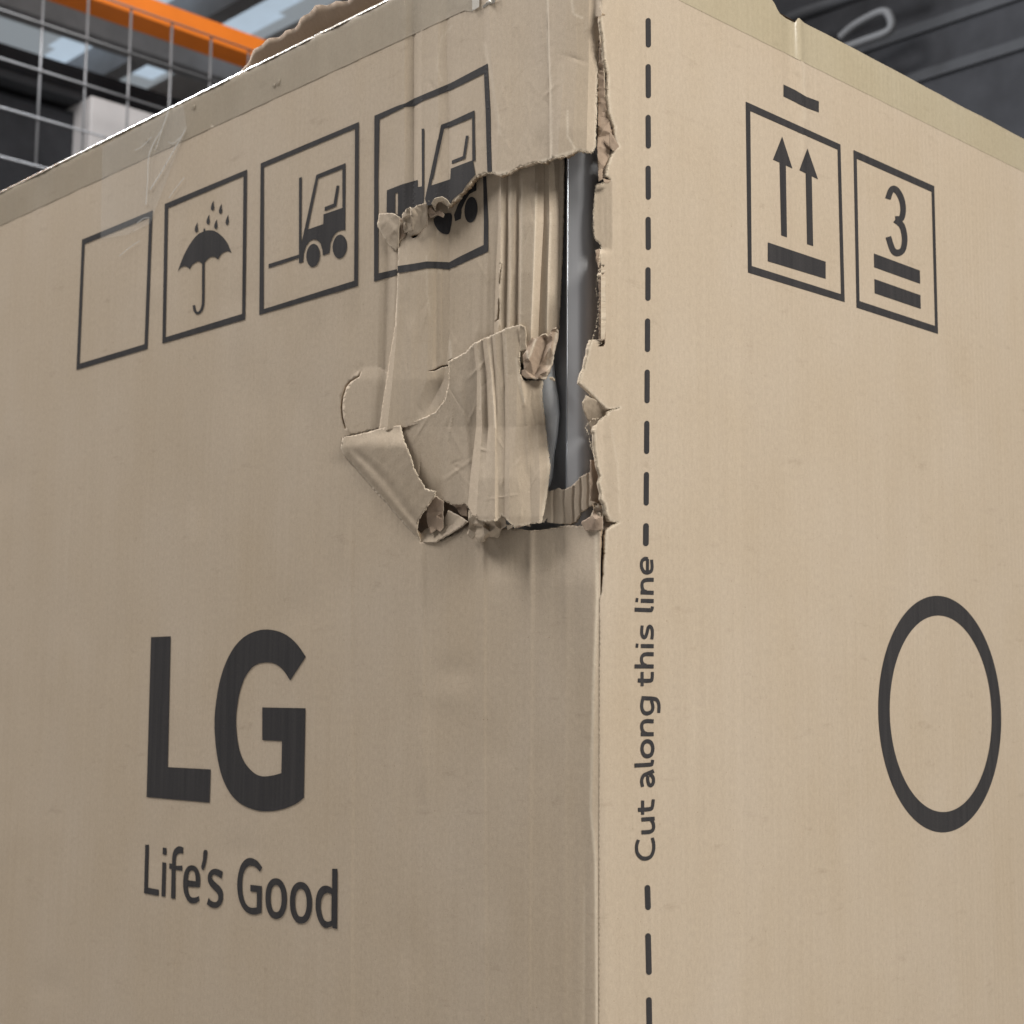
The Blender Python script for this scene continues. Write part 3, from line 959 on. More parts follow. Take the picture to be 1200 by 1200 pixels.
tin('paper_shred', S([(215, 160, 6), (240, 130, 7), (300, 150, 6), (318, 250, 5), (320, 480, 4), (235, 500, 4), (225, 300, 5.5)]), [], 'L', [MKL, MRAW], carton, .0006, .3, 73, 1.8)

# inner ply showing at the foot of the opening
G_OUT = torn([(626, 574), (644, 575.5), (650, 573), (655, 572), (659, 575), (670, 569), (680, 559), (690, 554), (700, 545), (708, 540)], .5, 1.5, 81) + [(712, 590), (704, 590)] \
    + torn([(702, 588), (690, 594), (681, 601), (675, 612), (665, 614.5), (650, 613), (641, 612), (641, 606), (637, 612), (626, 612)], .6, 1.5, 82)
G_LINES = [648.5, 661, 672.5, 681, 690]


def offG(x, y):
    o = -0.0045 - 0.00010 * (x - 640) * 0.6 + undul(x * 2, y, .4)
    for g in G_LINES:
        o = o - 0.0012 * np.exp(-((x - g - 0.4 * np.sin(y * .2)) / 0.9) ** 2)
    return o


patch('inner_ply', [G_OUT], 'L', offG, [MKL, MRAW], carton, 1.7, .0012, wearfn([([(640, 585), (640, 612)], 9, .55), ([(657, 580), (657, 612)], 3, .5)]), edge=1.6, do_round=False)
S = lambda pts: [(620 + p[0] / 6.667, 530 + p[1] / 6.667, p[2]) for p in pts]
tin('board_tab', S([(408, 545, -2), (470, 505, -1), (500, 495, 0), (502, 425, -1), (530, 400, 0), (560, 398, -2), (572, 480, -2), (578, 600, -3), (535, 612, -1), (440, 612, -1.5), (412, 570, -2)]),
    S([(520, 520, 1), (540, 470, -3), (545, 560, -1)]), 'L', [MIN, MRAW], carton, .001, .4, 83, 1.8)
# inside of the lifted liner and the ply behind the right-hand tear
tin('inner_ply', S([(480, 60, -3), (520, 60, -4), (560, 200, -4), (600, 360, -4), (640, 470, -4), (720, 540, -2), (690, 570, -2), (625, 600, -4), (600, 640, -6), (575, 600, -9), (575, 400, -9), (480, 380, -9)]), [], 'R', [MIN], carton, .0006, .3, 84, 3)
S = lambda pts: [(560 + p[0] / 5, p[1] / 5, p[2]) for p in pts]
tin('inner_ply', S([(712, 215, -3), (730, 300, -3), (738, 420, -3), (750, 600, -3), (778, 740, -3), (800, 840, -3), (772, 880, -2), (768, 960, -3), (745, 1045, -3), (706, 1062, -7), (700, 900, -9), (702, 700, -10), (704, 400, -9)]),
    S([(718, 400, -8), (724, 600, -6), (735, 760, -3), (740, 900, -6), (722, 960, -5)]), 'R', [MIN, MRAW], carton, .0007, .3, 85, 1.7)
tin('paper_shred', S([(772, 770, 2), (790, 790, 3), (828, 858, 6), (800, 885, 3), (778, 870, 1), (768, 860, 0)]), [], 'R', [MIN, MRAW], carton, .0006, .2, 86, 1.6)
tin('paper_shred', S([(735, 1045, -1), (755, 1052, 1), (780, 1055, 3), (768, 1072, 2), (740, 1068, 0)]), [], 'R', [MIN, MRAW], carton, .0006, .2, 87, 1.6)
S = lambda pts: [(660 + p[0] / 6.667, 420 + p[1] / 6.667, p[2]) for p in pts]
tin('curled_lip', S([(180, 288, -3.5), (260, 330, -3), (350, 390, -2.5), (450, 490, -1.5), (530, 600, -.6), (400, 605, -11), (300, 605, -17), (215, 600, -22), (200, 500, -17), (165, 420, -11), (148, 350, -6)]),
    S([(300, 480, -10), (220, 400, -9)]), 'R', [MKL, MRAW], carton, .0006, .25, 88, 1.8)
tin('curled_lip', S([(405, 612, -6), (470, 606, -4), (570, 612, -1), (545, 655, -2), (500, 680, -3), (430, 696, -6), (400, 690, -8)]), [], 'R', [MKL, MRAW], carton, .0006, .25, 89, 1.8)
tin('board_scrap', [(698, 293, -3), (703, 291, -1), (703, 303, -1), (701, 314, -2), (698, 305, -4)], [], 'R', [MIN, MRAW], carton, .0006, .25, 90, 1.6)


# fine paper fibres standing along the torn edges
def fibres(name, paths, face, offf, mat, parent, seed, dens=0.55, ln=(1.0, 3.2)):
    g = np.random.default_rng(seed)
    A, B, C3 = [], [], []
    for path, side in paths:
        p = np.array(resample(path, 0.8))
        t = np.gradient(p, axis=0)
        t /= np.linalg.norm(t, axis=1)[:, None] + 1e-9
        nn = np.stack([-t[:, 1], t[:, 0]], 1) * side
        for i in range(len(p)):
            if g.random() > dens:
                continue
            d = nn[i] * g.uniform(.2, 1) + t[i] * g.normal(0, .9)
            d /= np.hypot(*d) + 1e-9
            L = g.uniform(*ln) * (1 if g.random() < .8 else 1.6)
            w = np.array([-d[1], d[0]]) * g.uniform(.14, .34)
            o = p[i] - d * 0.7 + g.normal(0, .25, 2)
            A.append((*(o - w), g.uniform(.1, .6)))
            B.append((*(o + w), g.uniform(.1, .6)))
            C3.append((*(o + d * L), g.uniform(-.6, 1.8)))
    Q = np.array(A + B + C3)
    n = len(A)
    base = offf(Q[:, 0], Q[:, 1])
    P = on_face(Q[:, 0], Q[:, 1], face, base + Q[:, 2] * 1e-3)
    o = meshobj(name, P.tolist(), [(i, n + i, 2 * n + i) for i in range(n)], [mat], parent)
    tag(o, kind='stuff')
    return o


MFIB = plain('pale_fibre', (0.58, 0.49, 0.37), .9, var=.25, scale=300)
fibres('paper_fibre', [(T1, -1), (U_RIGHT, -1), (LIP[3:-1], -1)], 'L', offL, MFIB, carton, 201)
fibres('paper_fibre', [(D_TOP, 1), (D_ARC, 1), (D_RIGHT, 1), (D_BOT, 1)], 'L', offD, MFIB, carton, 202)
fibres('paper_fibre', [(R_TORN[:52], -1)], 'R', offR, MFIB, carton, 203, .5)
fibres('paper_fibre', [([p[:2] for p in E_OUT[3:14]], 1)], 'L', offE, MFIB, carton, 204)
fibres('paper_fibre', [([(661, 190), (659, 300), (655, 385)], -1)], 'L', offC, MFIB, carton, 205, .3)

# ------------------------------------------------------------------ printing on the carton
def ink(name, loops, face, parent, off=None, spacing=6.0, lift=0.0004):
    f0 = off or (offL if face == 'L' else offR)
    o = patch(name, loops, face, lambda x, y: f0(x, y) + lift, [MINK], parent, spacing, 0.0, None, edge=spacing)
    o.data.polygons.foreach_set('use_smooth', [False] * len(o.data.polygons))
    return o


def stroke(pts, w, cap='butt', w2=None):
    """outline of a pen stroke along a traced centre line (w = width in x-heavy pixels)"""
    p = np.array(pts, float)
    t = np.gradient(p, axis=0)
    t[1:-1] = p[2:] - p[:-2]
    t /= np.linalg.norm(t, axis=1)[:, None] + 1e-9
    n = np.stack([-t[:, 1], t[:, 0]], 1)
    hw, hh = w / 2, (w2 or w) / 2
    # pen is an ellipse: hw wide, hh high
    s = 1.0 / np.sqrt((n[:, 0] / hw) ** 2 + (n[:, 1] / hh) ** 2) if False else np.sqrt((n[:, 0] * hw) ** 2 + (n[:, 1] * hh) ** 2)
    a = p + n * s[:, None]
    b = p - n * s[:, None]
    L = [tuple(q) for q in a]
    Rr = [tuple(q) for q in b[::-1]]
    if cap == 'round':
        def capf(c, d, r):
            th = math.atan2(d[1], d[0])
            return [(c[0] + r * math.cos(th + q), c[1] + r * math.sin(th + q)) for q in np.linspace(math.pi / 2, -math.pi / 2, 7)[1:-1]]
        L = L + capf(p[-1], t[-1], s[-1])
        Rr = Rr + capf(p[0], -t[0], s[0])
    return L + Rr


def union_ink(name, shapes, face, parent, off=None, spacing=6.0, lift=0.0004):
    """several outlines joined into one print; each shape is a list of loops"""
    bits = []
    f0 = off or (offL if face == 'L' else offR)
    vv, ff = [], []
    base = 0
    for k, loops in enumerate(shapes):
        q = np.concatenate([np.array(l) for l in loops])
        x0, y0 = q.min(0)
        x1, y1 = q.max(0)
        I = hexgrid(x0, y0, x1, y1, spacing)
        I = I[inside(I, loops)] if len(I) else I
        lp = [resample(list(l) + [l[0]], spacing)[:-1] for l in loops]
        I = I[~near_mask(I, lp, spacing * .6)] if len(I) else I
        v, f = triangulate(loops, I, spacing)
        vv.append(np.concatenate([v, np.full((len(v), 1), k)], 1))
        ff.append(f + base)
        base += len(v)
    v = np.concatenate(vv)
    f = np.concatenate(ff)
    lay = v[:, 2]
    return build(name, v[:, :2], f, face, lambda x, y: f0(x, y) + lift + lay * 0.000012, [MINK], parent, smooth=False)


def frame(outer, inner):
    return [outer, inner]


S5 = lambda pts: K(150, 150, 2.6667, pts)
U7 = lambda pts: K(180, 220, 6.6667, pts)
F8 = lambda pts: K(310, 170, 7.5, pts)
# umbrella sign
frB = [[(193, 239), (289.6, 198.6), (287.4, 374.3), (190.2, 402.6)], [(197, 243.8), (285.3, 206.2), (283.7, 367.8), (194, 395.2)]]
canopy = spline(U7([(188, 658), (205, 605), (240, 520), (290, 430), (345, 365), (400, 338), (440, 332), (480, 340), (530, 375), (575, 430), (608, 508)]), n=4) \
    + spline(U7([(608, 508), (585, 497), (560, 500), (530, 518), (503, 560)]), n=4)[1:] + spline(U7([(503, 560), (480, 542), (450, 540), (425, 555), (402, 582)]), n=4)[1:] \
    + spline(U7([(376, 590), (350, 575), (325, 585), (300, 605), (282, 638)]), n=4) + spline(U7([(282, 638), (262, 618), (240, 613), (212, 625), (188, 658)]), n=4)[1:-1]
handle = stroke(spline(U7([(389, 575), (388, 700), (387, 880), (380, 935), (362, 970), (340, 978), (322, 960), (314, 918)]), n=6), 3.0)
tip = U7([(388, 330), (394, 317), (402, 320), (404, 340), (390, 345)])


def drop(cx, cy, ln=11.5, w=4.0):
    pts = [(0.35, -0.5), (0.30, -0.2), (0.45, 0.15), (0.30, 0.42), (-0.05, 0.5), (-0.42, 0.38), (-0.45, 0.1), (-0.1, -0.25)]
    return spline([(cx + a * w, cy + b * ln) for a, b in pts], True, 3)


drops = [[drop(180 + x / 6.667, 220 + y / 6.667)] for x, y in ((460, 140), (523, 165), (426, 248), (575, 252), (486, 285), (334, 310))]
union_ink('umbrella_symbol', [frB, [canopy], [handle], [tip]] + drops, 'L', left_panel, spacing=4)
# forklift sign
frC = [[(305.4, 191.5), (420.6, 142.8), (419.5, 335), (303.8, 369)], [(309.2, 195.8), (416, 150.6), (415, 329), (309, 362.2)]]
bodyC = F8([(303, 288), (328, 280), (324, 760), (324, 862), (455, 262), (712, 158), (709, 748), (680, 745), (640, 760), (605, 800), (580, 860), (570, 950), (512, 970), (508, 920), (490, 860), (460, 833), (430, 828), (395, 845), (365, 890), (345, 950), (338, 1030), (302, 1038), (302, 992), (36, 1082), (36, 1046), (302, 962)])
cabC = F8([(472, 292), (684, 208), (684, 552), (518, 608), (516, 694), (380, 742)])
seatC = F8([(528, 545), (606, 515), (633, 356), (657, 356), (630, 538), (528, 580)])


def ell(cx, cy, rx, ry, tilt=0.0, n=28):
    c, s = math.cos(tilt), math.sin(tilt)
    return [(cx + rx * math.cos(a) * c - ry * math.sin(a) * s, cy + rx * math.cos(a) * s + ry * math.sin(a) * c) for a in np.linspace(0, 2 * math.pi, n, False)]


whl = [[ell(310 + 427 / 7.5, 170 + 970 / 7.5, 8.0, 13.6, .06)], [ell(310 + 661 / 7.5, 170 + 892 / 7.5, 8.4, 14.0, .06)]]
union_ink('forklift_symbol', [frC, [bodyC, cabC], [seatC]] + whl, 'L', left_panel, spacing=4)
# sign cut off on the left (only its right-hand edge is in the photograph; the frame is closed at the pitch of the others)
uz = on_face(np.array([193, 289.6, 178.9]), np.array([239, 198.6, 246.4]), 'L')
wB = uz[1, 0] - uz[0, 0]
x1 = uz[2, 0]


def faceL(x, z):
    X, Y = project(np.stack([np.asarray(x), 0 * np.asarray(x), np.asarray(z)], -1))
    return [(float(a), float(b)) for a, b in zip(X, Y)]


zo = on_face(np.array([193, 190.2, 197, 194]), np.array([239, 402.6, 243.8, 395.2]), 'L')[:, 2]
zo1 = on_face(np.array([178.9, 177.0]), np.array([246.4, 407.6]), 'L')[:, 2]
t0, t1 = zo1[0], zo1[1]
frA = [faceL(np.array([x1 - wB, x1, x1, x1 - wB]), np.array([t0, t0, t1, t1])),
       faceL(np.array([x1 - wB + .007, x1 - .007, x1 - .007, x1 - wB + .007]), np.array([t0 - .007, t0 - .007, t1 + .0065, t1 + .0065]))]
ink('symbol_frame', frA, 'L', left_panel, spacing=5)
# damaged forklift sign: upper part on the panel, lower part on the crushed strip
D3 = lambda pts: K(430, 150, 6, pts)
D5 = lambda pts: K(395, 0, 5.714, pts)
frD_up = D5([(250, 775), (400, 710), (460, 690), (515, 660), (580, 632), (760, 556), (1008, 425), (1016, 560), (1026, 740), (1030, 960), (1036, 1150), (1006, 1150), (1000, 960), (994, 740), (986, 560), (984, 492), (760, 604), (580, 672), (515, 712), (460, 714), (400, 742), (284, 800)])
frD_left = K(395, 0, 5.714, [(250, 775), (284, 800), (276, 1200)]) + D3([(80, 590), (80, 1022), (212, 992), (212, 1034), (50, 1080), (50, 590), (52, 0)])
mastD = D3([(140, 438), (250, 395), (357, 365), (357, 415), (386, 410), (384, 5), (403, 4), (402, 440), (398, 530), (350, 560), (280, 580), (244, 635), (190, 600), (138, 602)])
slotD = D3([(198, 460), (218, 454), (218, 608), (198, 604)])
cabD = D5([(625, 1200), (697, 835), (760, 812), (920, 738), (922, 900), (926, 1075), (905, 1082), (904, 788), (760, 850), (718, 860), (642, 1200)])
bodyD = D3([(408, 500), (498, 80), (515, 80), (450, 405), (585, 360), (590, 285), (680, 250), (745, 226), (762, 330), (740, 352), (700, 400), (670, 450), (640, 470), (600, 505), (585, 545), (560, 515), (530, 488), (500, 485), (470, 500), (455, 540), (425, 545)])
seatD = D5([(768, 1075), (842, 1045), (862, 908), (880, 908), (858, 1062), (768, 1098)])
union_ink('damaged_forklift_symbol', [[frD_up], [frD_left], [mastD, slotD], [cabD], [bodyD], [seatD]], 'L', left_panel, spacing=3)
frD_low = D3([(216, 1020), (320, 1005), (420, 985), (500, 986), (575, 994), (640, 965), (852, 868), (852, 640), (838, 330), (816, 330), (822, 640), (820, 822), (640, 910), (578, 944), (500, 940), (420, 938), (320, 955), (216, 970)])
wh1 = spline(D3([(468, 640), (520, 610), (590, 600), (596, 660), (588, 700), (574, 745), (530, 740), (490, 705)]), True, 3)
bodyD2 = D3([(612, 610), (640, 540), (700, 440), (768, 350), (768, 440), (720, 465), (690, 515), (665, 570), (660, 638), (620, 656)])
union_ink('damaged_forklift_symbol', [[frD_low], [wh1], [bodyD2], [ell(430 + 731 / 6, 150 + 575 / 6, 7.6, 15.2, .08)]], 'L', crushed, offC, spacing=2.5)

# brand lettering
G6 = lambda pts: K(150, 700, 3, pts)
letL = G6([(81, 140), (150, 137), (140, 597), (291, 605), (287, 722), (65, 702)])
gA = spline(G6([(625, 209), (590, 160), (545, 126), (490, 113), (440, 122), (395, 150), (355, 205), (325, 285), (308, 380), (304, 460), (312, 550), (330, 630), (360, 690), (400, 728), (450, 748), (495, 752), (545, 744), (590, 726), (618, 705)]), n=4)
gB = spline(G6([(539, 618), (505, 627), (470, 629), (440, 615), (410, 580), (390, 530), (380, 450), (383, 390), (395, 325), (415, 275), (445, 240), (480, 229), (515, 233), (545, 255), (570, 293)]), n=4)
letG = gA + G6([(624, 390), (472, 387), (472, 502), (541, 505)]) + gB
union_ink('brand_lettering', [[letL], [letG]], 'L', left_panel, spacing=6)
# slogan
A9 = lambda pts: K(155, 980, 9.2308, pts)
B8 = lambda pts: K(270, 990, 8.5714, pts)
sl = []
sl.append([A9([(140, 92), (180, 92), (168, 555), (288, 578), (285, 645), (126, 615)])])
sl.append([A9([(325, 280), (367, 287), (357, 655), (315, 650)])])
sl.append([A9([(330, 122), (372, 128), (370, 203), (327, 194)])])
fo_ = spline(A9([(548, 188), (510, 183), (482, 205), (472, 250), (470, 300)]), n=4) + A9([(468, 320), (542, 318), (540, 375), (468, 362), (465, 676), (418, 672), (425, 355), (400, 350), (400, 292), (428, 298)]) + spline(A9([(430, 290), (432, 220), (450, 150), (490, 112), (525, 110), (553, 125)]), n=4)
sl.append([fo_])
eo = spline(A9([(600, 545), (605, 590), (622, 640), (650, 662), (690, 660), (722, 645)]), n=4) + spline(A9([(725, 700), (690, 722), (650, 726), (610, 708), (575, 655), (553, 570), (552, 460), (566, 385), (598, 330), (640, 314), (685, 328), (718, 375), (733, 440), (734, 500), (730, 553)]), n=4)
ei = spline(A9([(600, 475), (608, 415), (625, 378), (645, 368), (668, 382), (682, 425), (687, 488)]), n=4)
sl.append([eo, ei])
sl.append([spline(A9([(772, 155), (812, 158), (808, 215), (795, 290), (770, 366), (745, 335), (764, 250)]), True, 3)])
so = spline(A9([(980, 385), (940, 362), (895, 352), (850, 368), (820, 415), (818, 480), (840, 530), (885, 580), (922, 625), (930, 670), (915, 705), (885, 712), (850, 695), (826, 665)]), n=4) + spline(A9([(805, 735), (850, 765), (900, 775), (945, 757), (973, 710), (982, 650), (975, 590), (945, 540), (900, 500), (865, 460), (862, 430), (880, 416), (915, 425), (965, 460)]), n=4)
sl.append([so])
go = spline(B8([(320, 228), (270, 162), (205, 132), (150, 148), (105, 205), (78, 300), (68, 400), (76, 500), (100, 590), (145, 660), (200, 695), (255, 700), (312, 685)]), n=4) + B8([(316, 415), (200, 402), (200, 468), (266, 475), (264, 628)]) + spline(B8([(262, 630), (215, 632), (175, 615), (140, 560), (122, 480), (118, 390), (128, 300), (155, 238), (195, 210), (240, 218), (270, 240), (296, 272)]), n=4)
sl.append([go])


def oh(cx, cy, rx, ry, w, sh):
    f = lambda k, j: [(cx + k * math.copysign(abs(math.cos(a)) ** .9, math.cos(a)), cy + j * math.copysign(abs(math.sin(a)) ** .9, math.sin(a)) + sh * k * math.cos(a)) for a in np.linspace(0, 2 * math.pi, 36, False)]
    return [B8(f(rx, ry)), B8(f(rx - w, ry - w * 1.3))]


sl.append(oh(459, 540, 107, 204, 52, .06))
sl.append(oh(708, 582, 111, 209, 53, .07))
do = B8([(1022, 240), (1075, 242), (1071, 845), (1026, 836), (1022, 815)]) + spline(B8([(1000, 825), (960, 835), (920, 815), (880, 750), (857, 650), (858, 550), (878, 470), (915, 422), (960, 410), (1000, 422), (1022, 440)]), n=4)
di = spline(B8([(1016, 500), (975, 482), (935, 505), (912, 560), (907, 630), (918, 700), (940, 752), (975, 772), (1014, 762)]), n=4)
sl.append([do, di])
union_ink('slogan_lettering', sl, 'L', left_panel, spacing=4)

# cut line with its wording on the right face
dashes = [(21, 55.5), (75, 115), (134.5, 174), (194, 234), (254, 293), (313, 352.5), (373, 412.5), (433, 472.5), (493, 532), (553, 592.5), (613, 640), (1037, 1066.5), (1093.5, 1142.5), (1168.5, 1225)]
for (a, b) in dashes:
    if b < 1030:
        xa, xb = (np.interp(a, [20, 300, 640], [759.7, 759.6, 757.0]), np.interp(b, [20, 300, 640], [760.0, 759.9, 757.0]))
    else:
        xa, xb = (np.interp(a, [1037, 1200], [758.8, 761.0]), np.interp(b, [1037, 1200], [759.2, 761.4]))
    w = 6.0 if b < 640 else 6.6
    ink('cut_dash', [stroke(resample([(xa, a + w / 2), (xb, b - w / 2)], 6), w, 'round')], 'R', right_panel, spacing=5)
X1 = lambda pts: K(720, 640, 6, pts)
X2 = lambda pts: K(720, 830, 6, pts)
WV, WH = 20.5 / 6.0, 28.5 / 6.0            # strokes are taller than wide: the face is seen at a slant


def st(pts, T, smooth_=True, cap='butt'):
    p = T(pts)
    if smooth_:
        p = spline(p, n=5)
    else:
        p = resample(p, 2.0)
    return [stroke(p, WV, cap, WH)]


words = []
# line
words += [st([(236, 92), (215, 89), (195, 105), (191, 140), (205, 175), (230, 186), (258, 175), (266, 145), (262, 95)], X1), st([(233, 184), (234, 90)], X1, False)]
words += [st([(277, 236), (225, 238), (200, 252), (195, 282), (205, 312), (225, 322)], X1), st([(185, 325), (277, 328)], X1, False)]
words += [st([(187, 384), (277, 386)], X1, False), st([(150, 378), (168, 380)], X1, False)]
words += [st([(143, 446), (250, 450), (264, 445), (268, 424)], X1, True)]
# this
words += [st([(196, 558), (193, 610), (202, 636), (218, 638), (230, 610), (238, 575), (252, 566), (266, 585), (268, 620), (264, 655)], X1)]
words += [st([(187, 702), (277, 703)], X1, False), st([(151, 698), (169, 700)], X1, False)]
words += [st([(143, 845), (277, 846)], X1, False), st([(277, 760), (220, 760), (196, 775), (192, 805), (205, 832), (225, 840)], X1)]
words += [st([(166, 944), (250, 946), (266, 930), (268, 884)], X1), st([(196, 884), (196, 985)], X1, False)]
# along
words += [st([(192, 1068), (270, 1072), (300, 1082), (314, 1115), (313, 1172)], X1), st([(200, 1075), (193, 1125), (205, 1165), (232, 1176), (262, 1162), (272, 1130), (262, 1085)], X1)]
words += [st([(277, 92), (225, 90), (198, 105), (194, 140), (208, 170), (228, 180)], X2), st([(187, 182), (277, 182)], X2, False)]
oc = [(233, 228), (205, 243), (194, 283), (205, 325), (233, 340), (262, 325), (273, 283), (262, 243)]
ol_ = spline(X2(oc), True, 5)
oc_c = np.mean(np.array(ol_), 0)
oin = [tuple(oc_c + (np.array(q) - oc_c) * np.array([.69, .68])) for q in ol_]
oout = [tuple(oc_c + (np.array(q) - oc_c) * np.array([1.24, 1.21])) for q in ol_]
words += [[oout, oin]]
words += [st([(143, 402), (250, 396), (266, 388), (270, 362)], X2)]
words += [st([(200, 552), (193, 510), (205, 475), (228, 462), (278, 440)], X2), st([(237, 462), (236, 505), (245, 535), (262, 540), (275, 520), (274, 490), (258, 468), (240, 462)], X2)]
# Cut
words += [st([(168, 714), (250, 708), (268, 692), (275, 640)], X2), st([(200, 648), (200, 748)], X2, False)]
words += [st([(192, 782), (284, 776)], X2, False), st([(192, 872), (250, 868), (274, 850), (276, 815), (262, 785)], X2)]
words += [st([(170, 925), (158, 965), (162, 1015), (190, 1050), (225, 1056), (258, 1040), (276, 1000), (278, 955), (268, 910)], X2)]
union_ink('cut_line_wording', words, 'R', right_panel, spacing=3)
# this-way-up sign
E3 = lambda pts: K(850, 50, 3, pts)
frE = [E3([(72, 207), (405, 358), (420, 912), (80, 808)]), E3([(88, 240), (395, 376), (407, 884), (93, 785)])]
ar1 = E3([(200, 330), (236, 442), (213, 431), (217, 684), (197, 677), (191, 421), (168, 411)])
ar2 = E3([(289, 372), (326, 480), (304, 469), (309, 715), (288, 708), (283, 459), (261, 448)])
barE = E3([(150, 702), (353, 770), (353, 830), (150, 768)])
dashE = E3([(205, 147), (245, 166), (285, 190), (329, 206), (329, 245), (285, 229), (245, 208), (205, 189)])
union_ink('this_way_up_symbol', [frE, [ar1], [ar2], [barE]], 'R', right_panel, spacing=4)
ink('printed_bar', [dashE], 'R', right_panel, spacing=3)
# stacking-limit sign, partly cut off by the photograph
pw = on_face(np.array([874, 985, 876.7, 1000.3]), np.array([119.0, 169.3, 319.3, 177.0]), 'R')
wE = pw[1, 1] - pw[0, 1]
y0s = pw[3, 1]


def faceR(y, z):
    y = np.asarray(y, float)
    X, Y = project(np.stack([0 * y, y, np.asarray(z, float)], -1))
    return [(float(a), float(b)) for a, b in zip(X, Y)]


zt_, zb_ = pw[0, 2], pw[2, 2]
frS = [faceR([y0s, y0s + wE, y0s + wE, y0s], [zt_, zt_, zb_, zb_]), faceR([y0s + .0055, y0s + wE - .0055, y0s + wE - .0055, y0s + .0055], [zt_ - .0075, zt_ - .0075, zb_ + .0075, zb_ + .0075])]
k_ = on_face(np.array([1024.3, 1040.0, 1040.0]), np.array([297.0, 225.0, 285.0]), 'R')
zbar = on_face(np.array([1024.3, 1024.3, 1025, 1025]), np.array([297, 313, 327, 343.5]), 'R')[:, 2]
ybar = on_face(np.array([1024.3]), np.array([300.0]), 'R')[0, 1]
ymid = y0s + wE / 2
yb2 = 2 * ymid - ybar
bars = [[faceR([ybar, yb2, yb2, ybar], [zbar[0], zbar[0], zbar[1], zbar[1]])], [faceR([ybar, yb2, yb2, ybar], [zbar[2], zbar[2], zbar[3], zbar[3]])]]
y3, z3t, z3b = k_[1, 1], k_[1, 2], k_[2, 2]
h3 = (z3t - z3b) + .012
w3 = 2 * (ymid - y3) * 0.98
c3 = [(0.02, .80), (.25, .97), (.55, 1.0), (.85, .90), (.95, .74), (.82, .58), (.45, .52), (.45, .52), (.85, .46), (1.0, .28), (.88, .09), (.55, 0.0), (.25, .02), (.0, .20)]
n3 = [faceR(*np.array([(y3 + a * w3, z3b - .006 + b * h3) for a, b in c3[i:j]]).T.tolist()) for i, j in ((0, 7), (7, 14))]
three = [[stroke(spline(q, n=5), 6.5, 'butt', 8.0)] for q in n3]
union_ink('stacking_limit_symbol', [frS] + bars + three, 'R', right_panel, spacing=4)
# large ring cut off by the photograph
pr = on_face(np.array([1029.2, 1050, 1050, 1042.6]), np.array([827, 735, 938, 827.0]), 'R')
du = pr[1, 1] - pr[0, 1]
hh = (pr[1, 2] - pr[2, 2]) / 2
Rg = (hh * hh + du * du) / (2 * du)
zc_ = (pr[1, 2] + pr[2, 2]) / 2
wr_ = pr[3, 1] - pr[0, 1]
th = np.linspace(0, 2 * math.pi, 140, False)
ring = [faceR(pr[0, 1] + Rg + k * np.cos(th), zc_ + k * np.sin(th)) for k in (Rg, Rg - wr_)]
ink('printed_ring', ring, 'R', right_panel, spacing=6)

# ------------------------------------------------------------------ packing tape along the top edges
def tape_lower(face, dz, xs, wob=0.7):
    P = []
    for x in xs:
        yt = top_line(face, [x])[0][1]
        p = on_face(np.array([x]), np.array([yt]), face)[0].copy()
        p[2] -= dz
        X, Y = project(p[None])
        P.append((float(X[0]), float(Y[0]) + random.uniform(-wob, wob) * .4))
    return P


random.seed(3)
_p = on_face(np.array([312.0, 312.0]), np.array([67.0, 120.0]), 'L')
DZL = float(ZT - _p[1, 2])
tl = top_line('L', np.linspace(LX0, 556, 110))
patch('packing_tape', [tl + [(560, 2), (556, 10), (553, 14)] + list(reversed(tape_lower('L', DZL, np.linspace(LX0, 545, 90))))], 'L',
      lambda x, y: offL(x, y) + .0003 + .00012 * np.sin(x * .21 + 2 * np.sin(y * .05)) * np.sin(x * .083), [MTAPE], carton, 5.0, 0, None, edge=4.0)
_p = on_face(np.array([1000.0]), np.array([102.0]), 'R')
DZR = float(ZT - _p[0, 2])
lowR = tape_lower('R', DZR, np.linspace(735, RX1, 90))
upR = [q for q in outline_R if q[0] > 735 and q[1] < 330 and q[0] < RX1 - 1] + top_line('R', [RX1], ZR)
patch('packing_tape', [upR + list(reversed(lowR))], 'R', lambda x, y: offR(x, y) + .0003, [kraft('clear_tape_on_board', (0.425, 0.368, 0.265), rough=.55, flute=.5, coat=.55, coat_rough=.25, bump=.2)], carton, 6.0, 0, None, edge=4.0,
      dense=((915, -30, 962, 140, 2.0),), creases=ridge_lines([([(937, 12), (941, 120), (943, 170)], 0, 5, 4, 20)]))
# wrinkled loose end of the tape on the left
MCLR, _nt, _b = newmat('clear_film')
_b.inputs['Base Color'].default_value = (0.85, 0.86, 0.86, 1)
_b.inputs['Roughness'].default_value = 0.12
_b.inputs['Specular IOR Level'].default_value = 0.6
_b.inputs['Alpha'].default_value = 0.10


def offTail(x, y):
    o = offL(x, y) + .0009
    for (p, a) in (([(199, 125), (190, 150), (174, 185), (172, 240)], 0.0034), ([(217, 152), (205, 175), (190, 205), (176, 225)], .0020), ([(181, 130), (172, 180)], .0012), ([(165, 170), (160, 260)], .0010)):
        o = o + a * np.exp(-(polydist(np.asarray(x), np.asarray(y), p) / 1.6) ** 2)
    return o


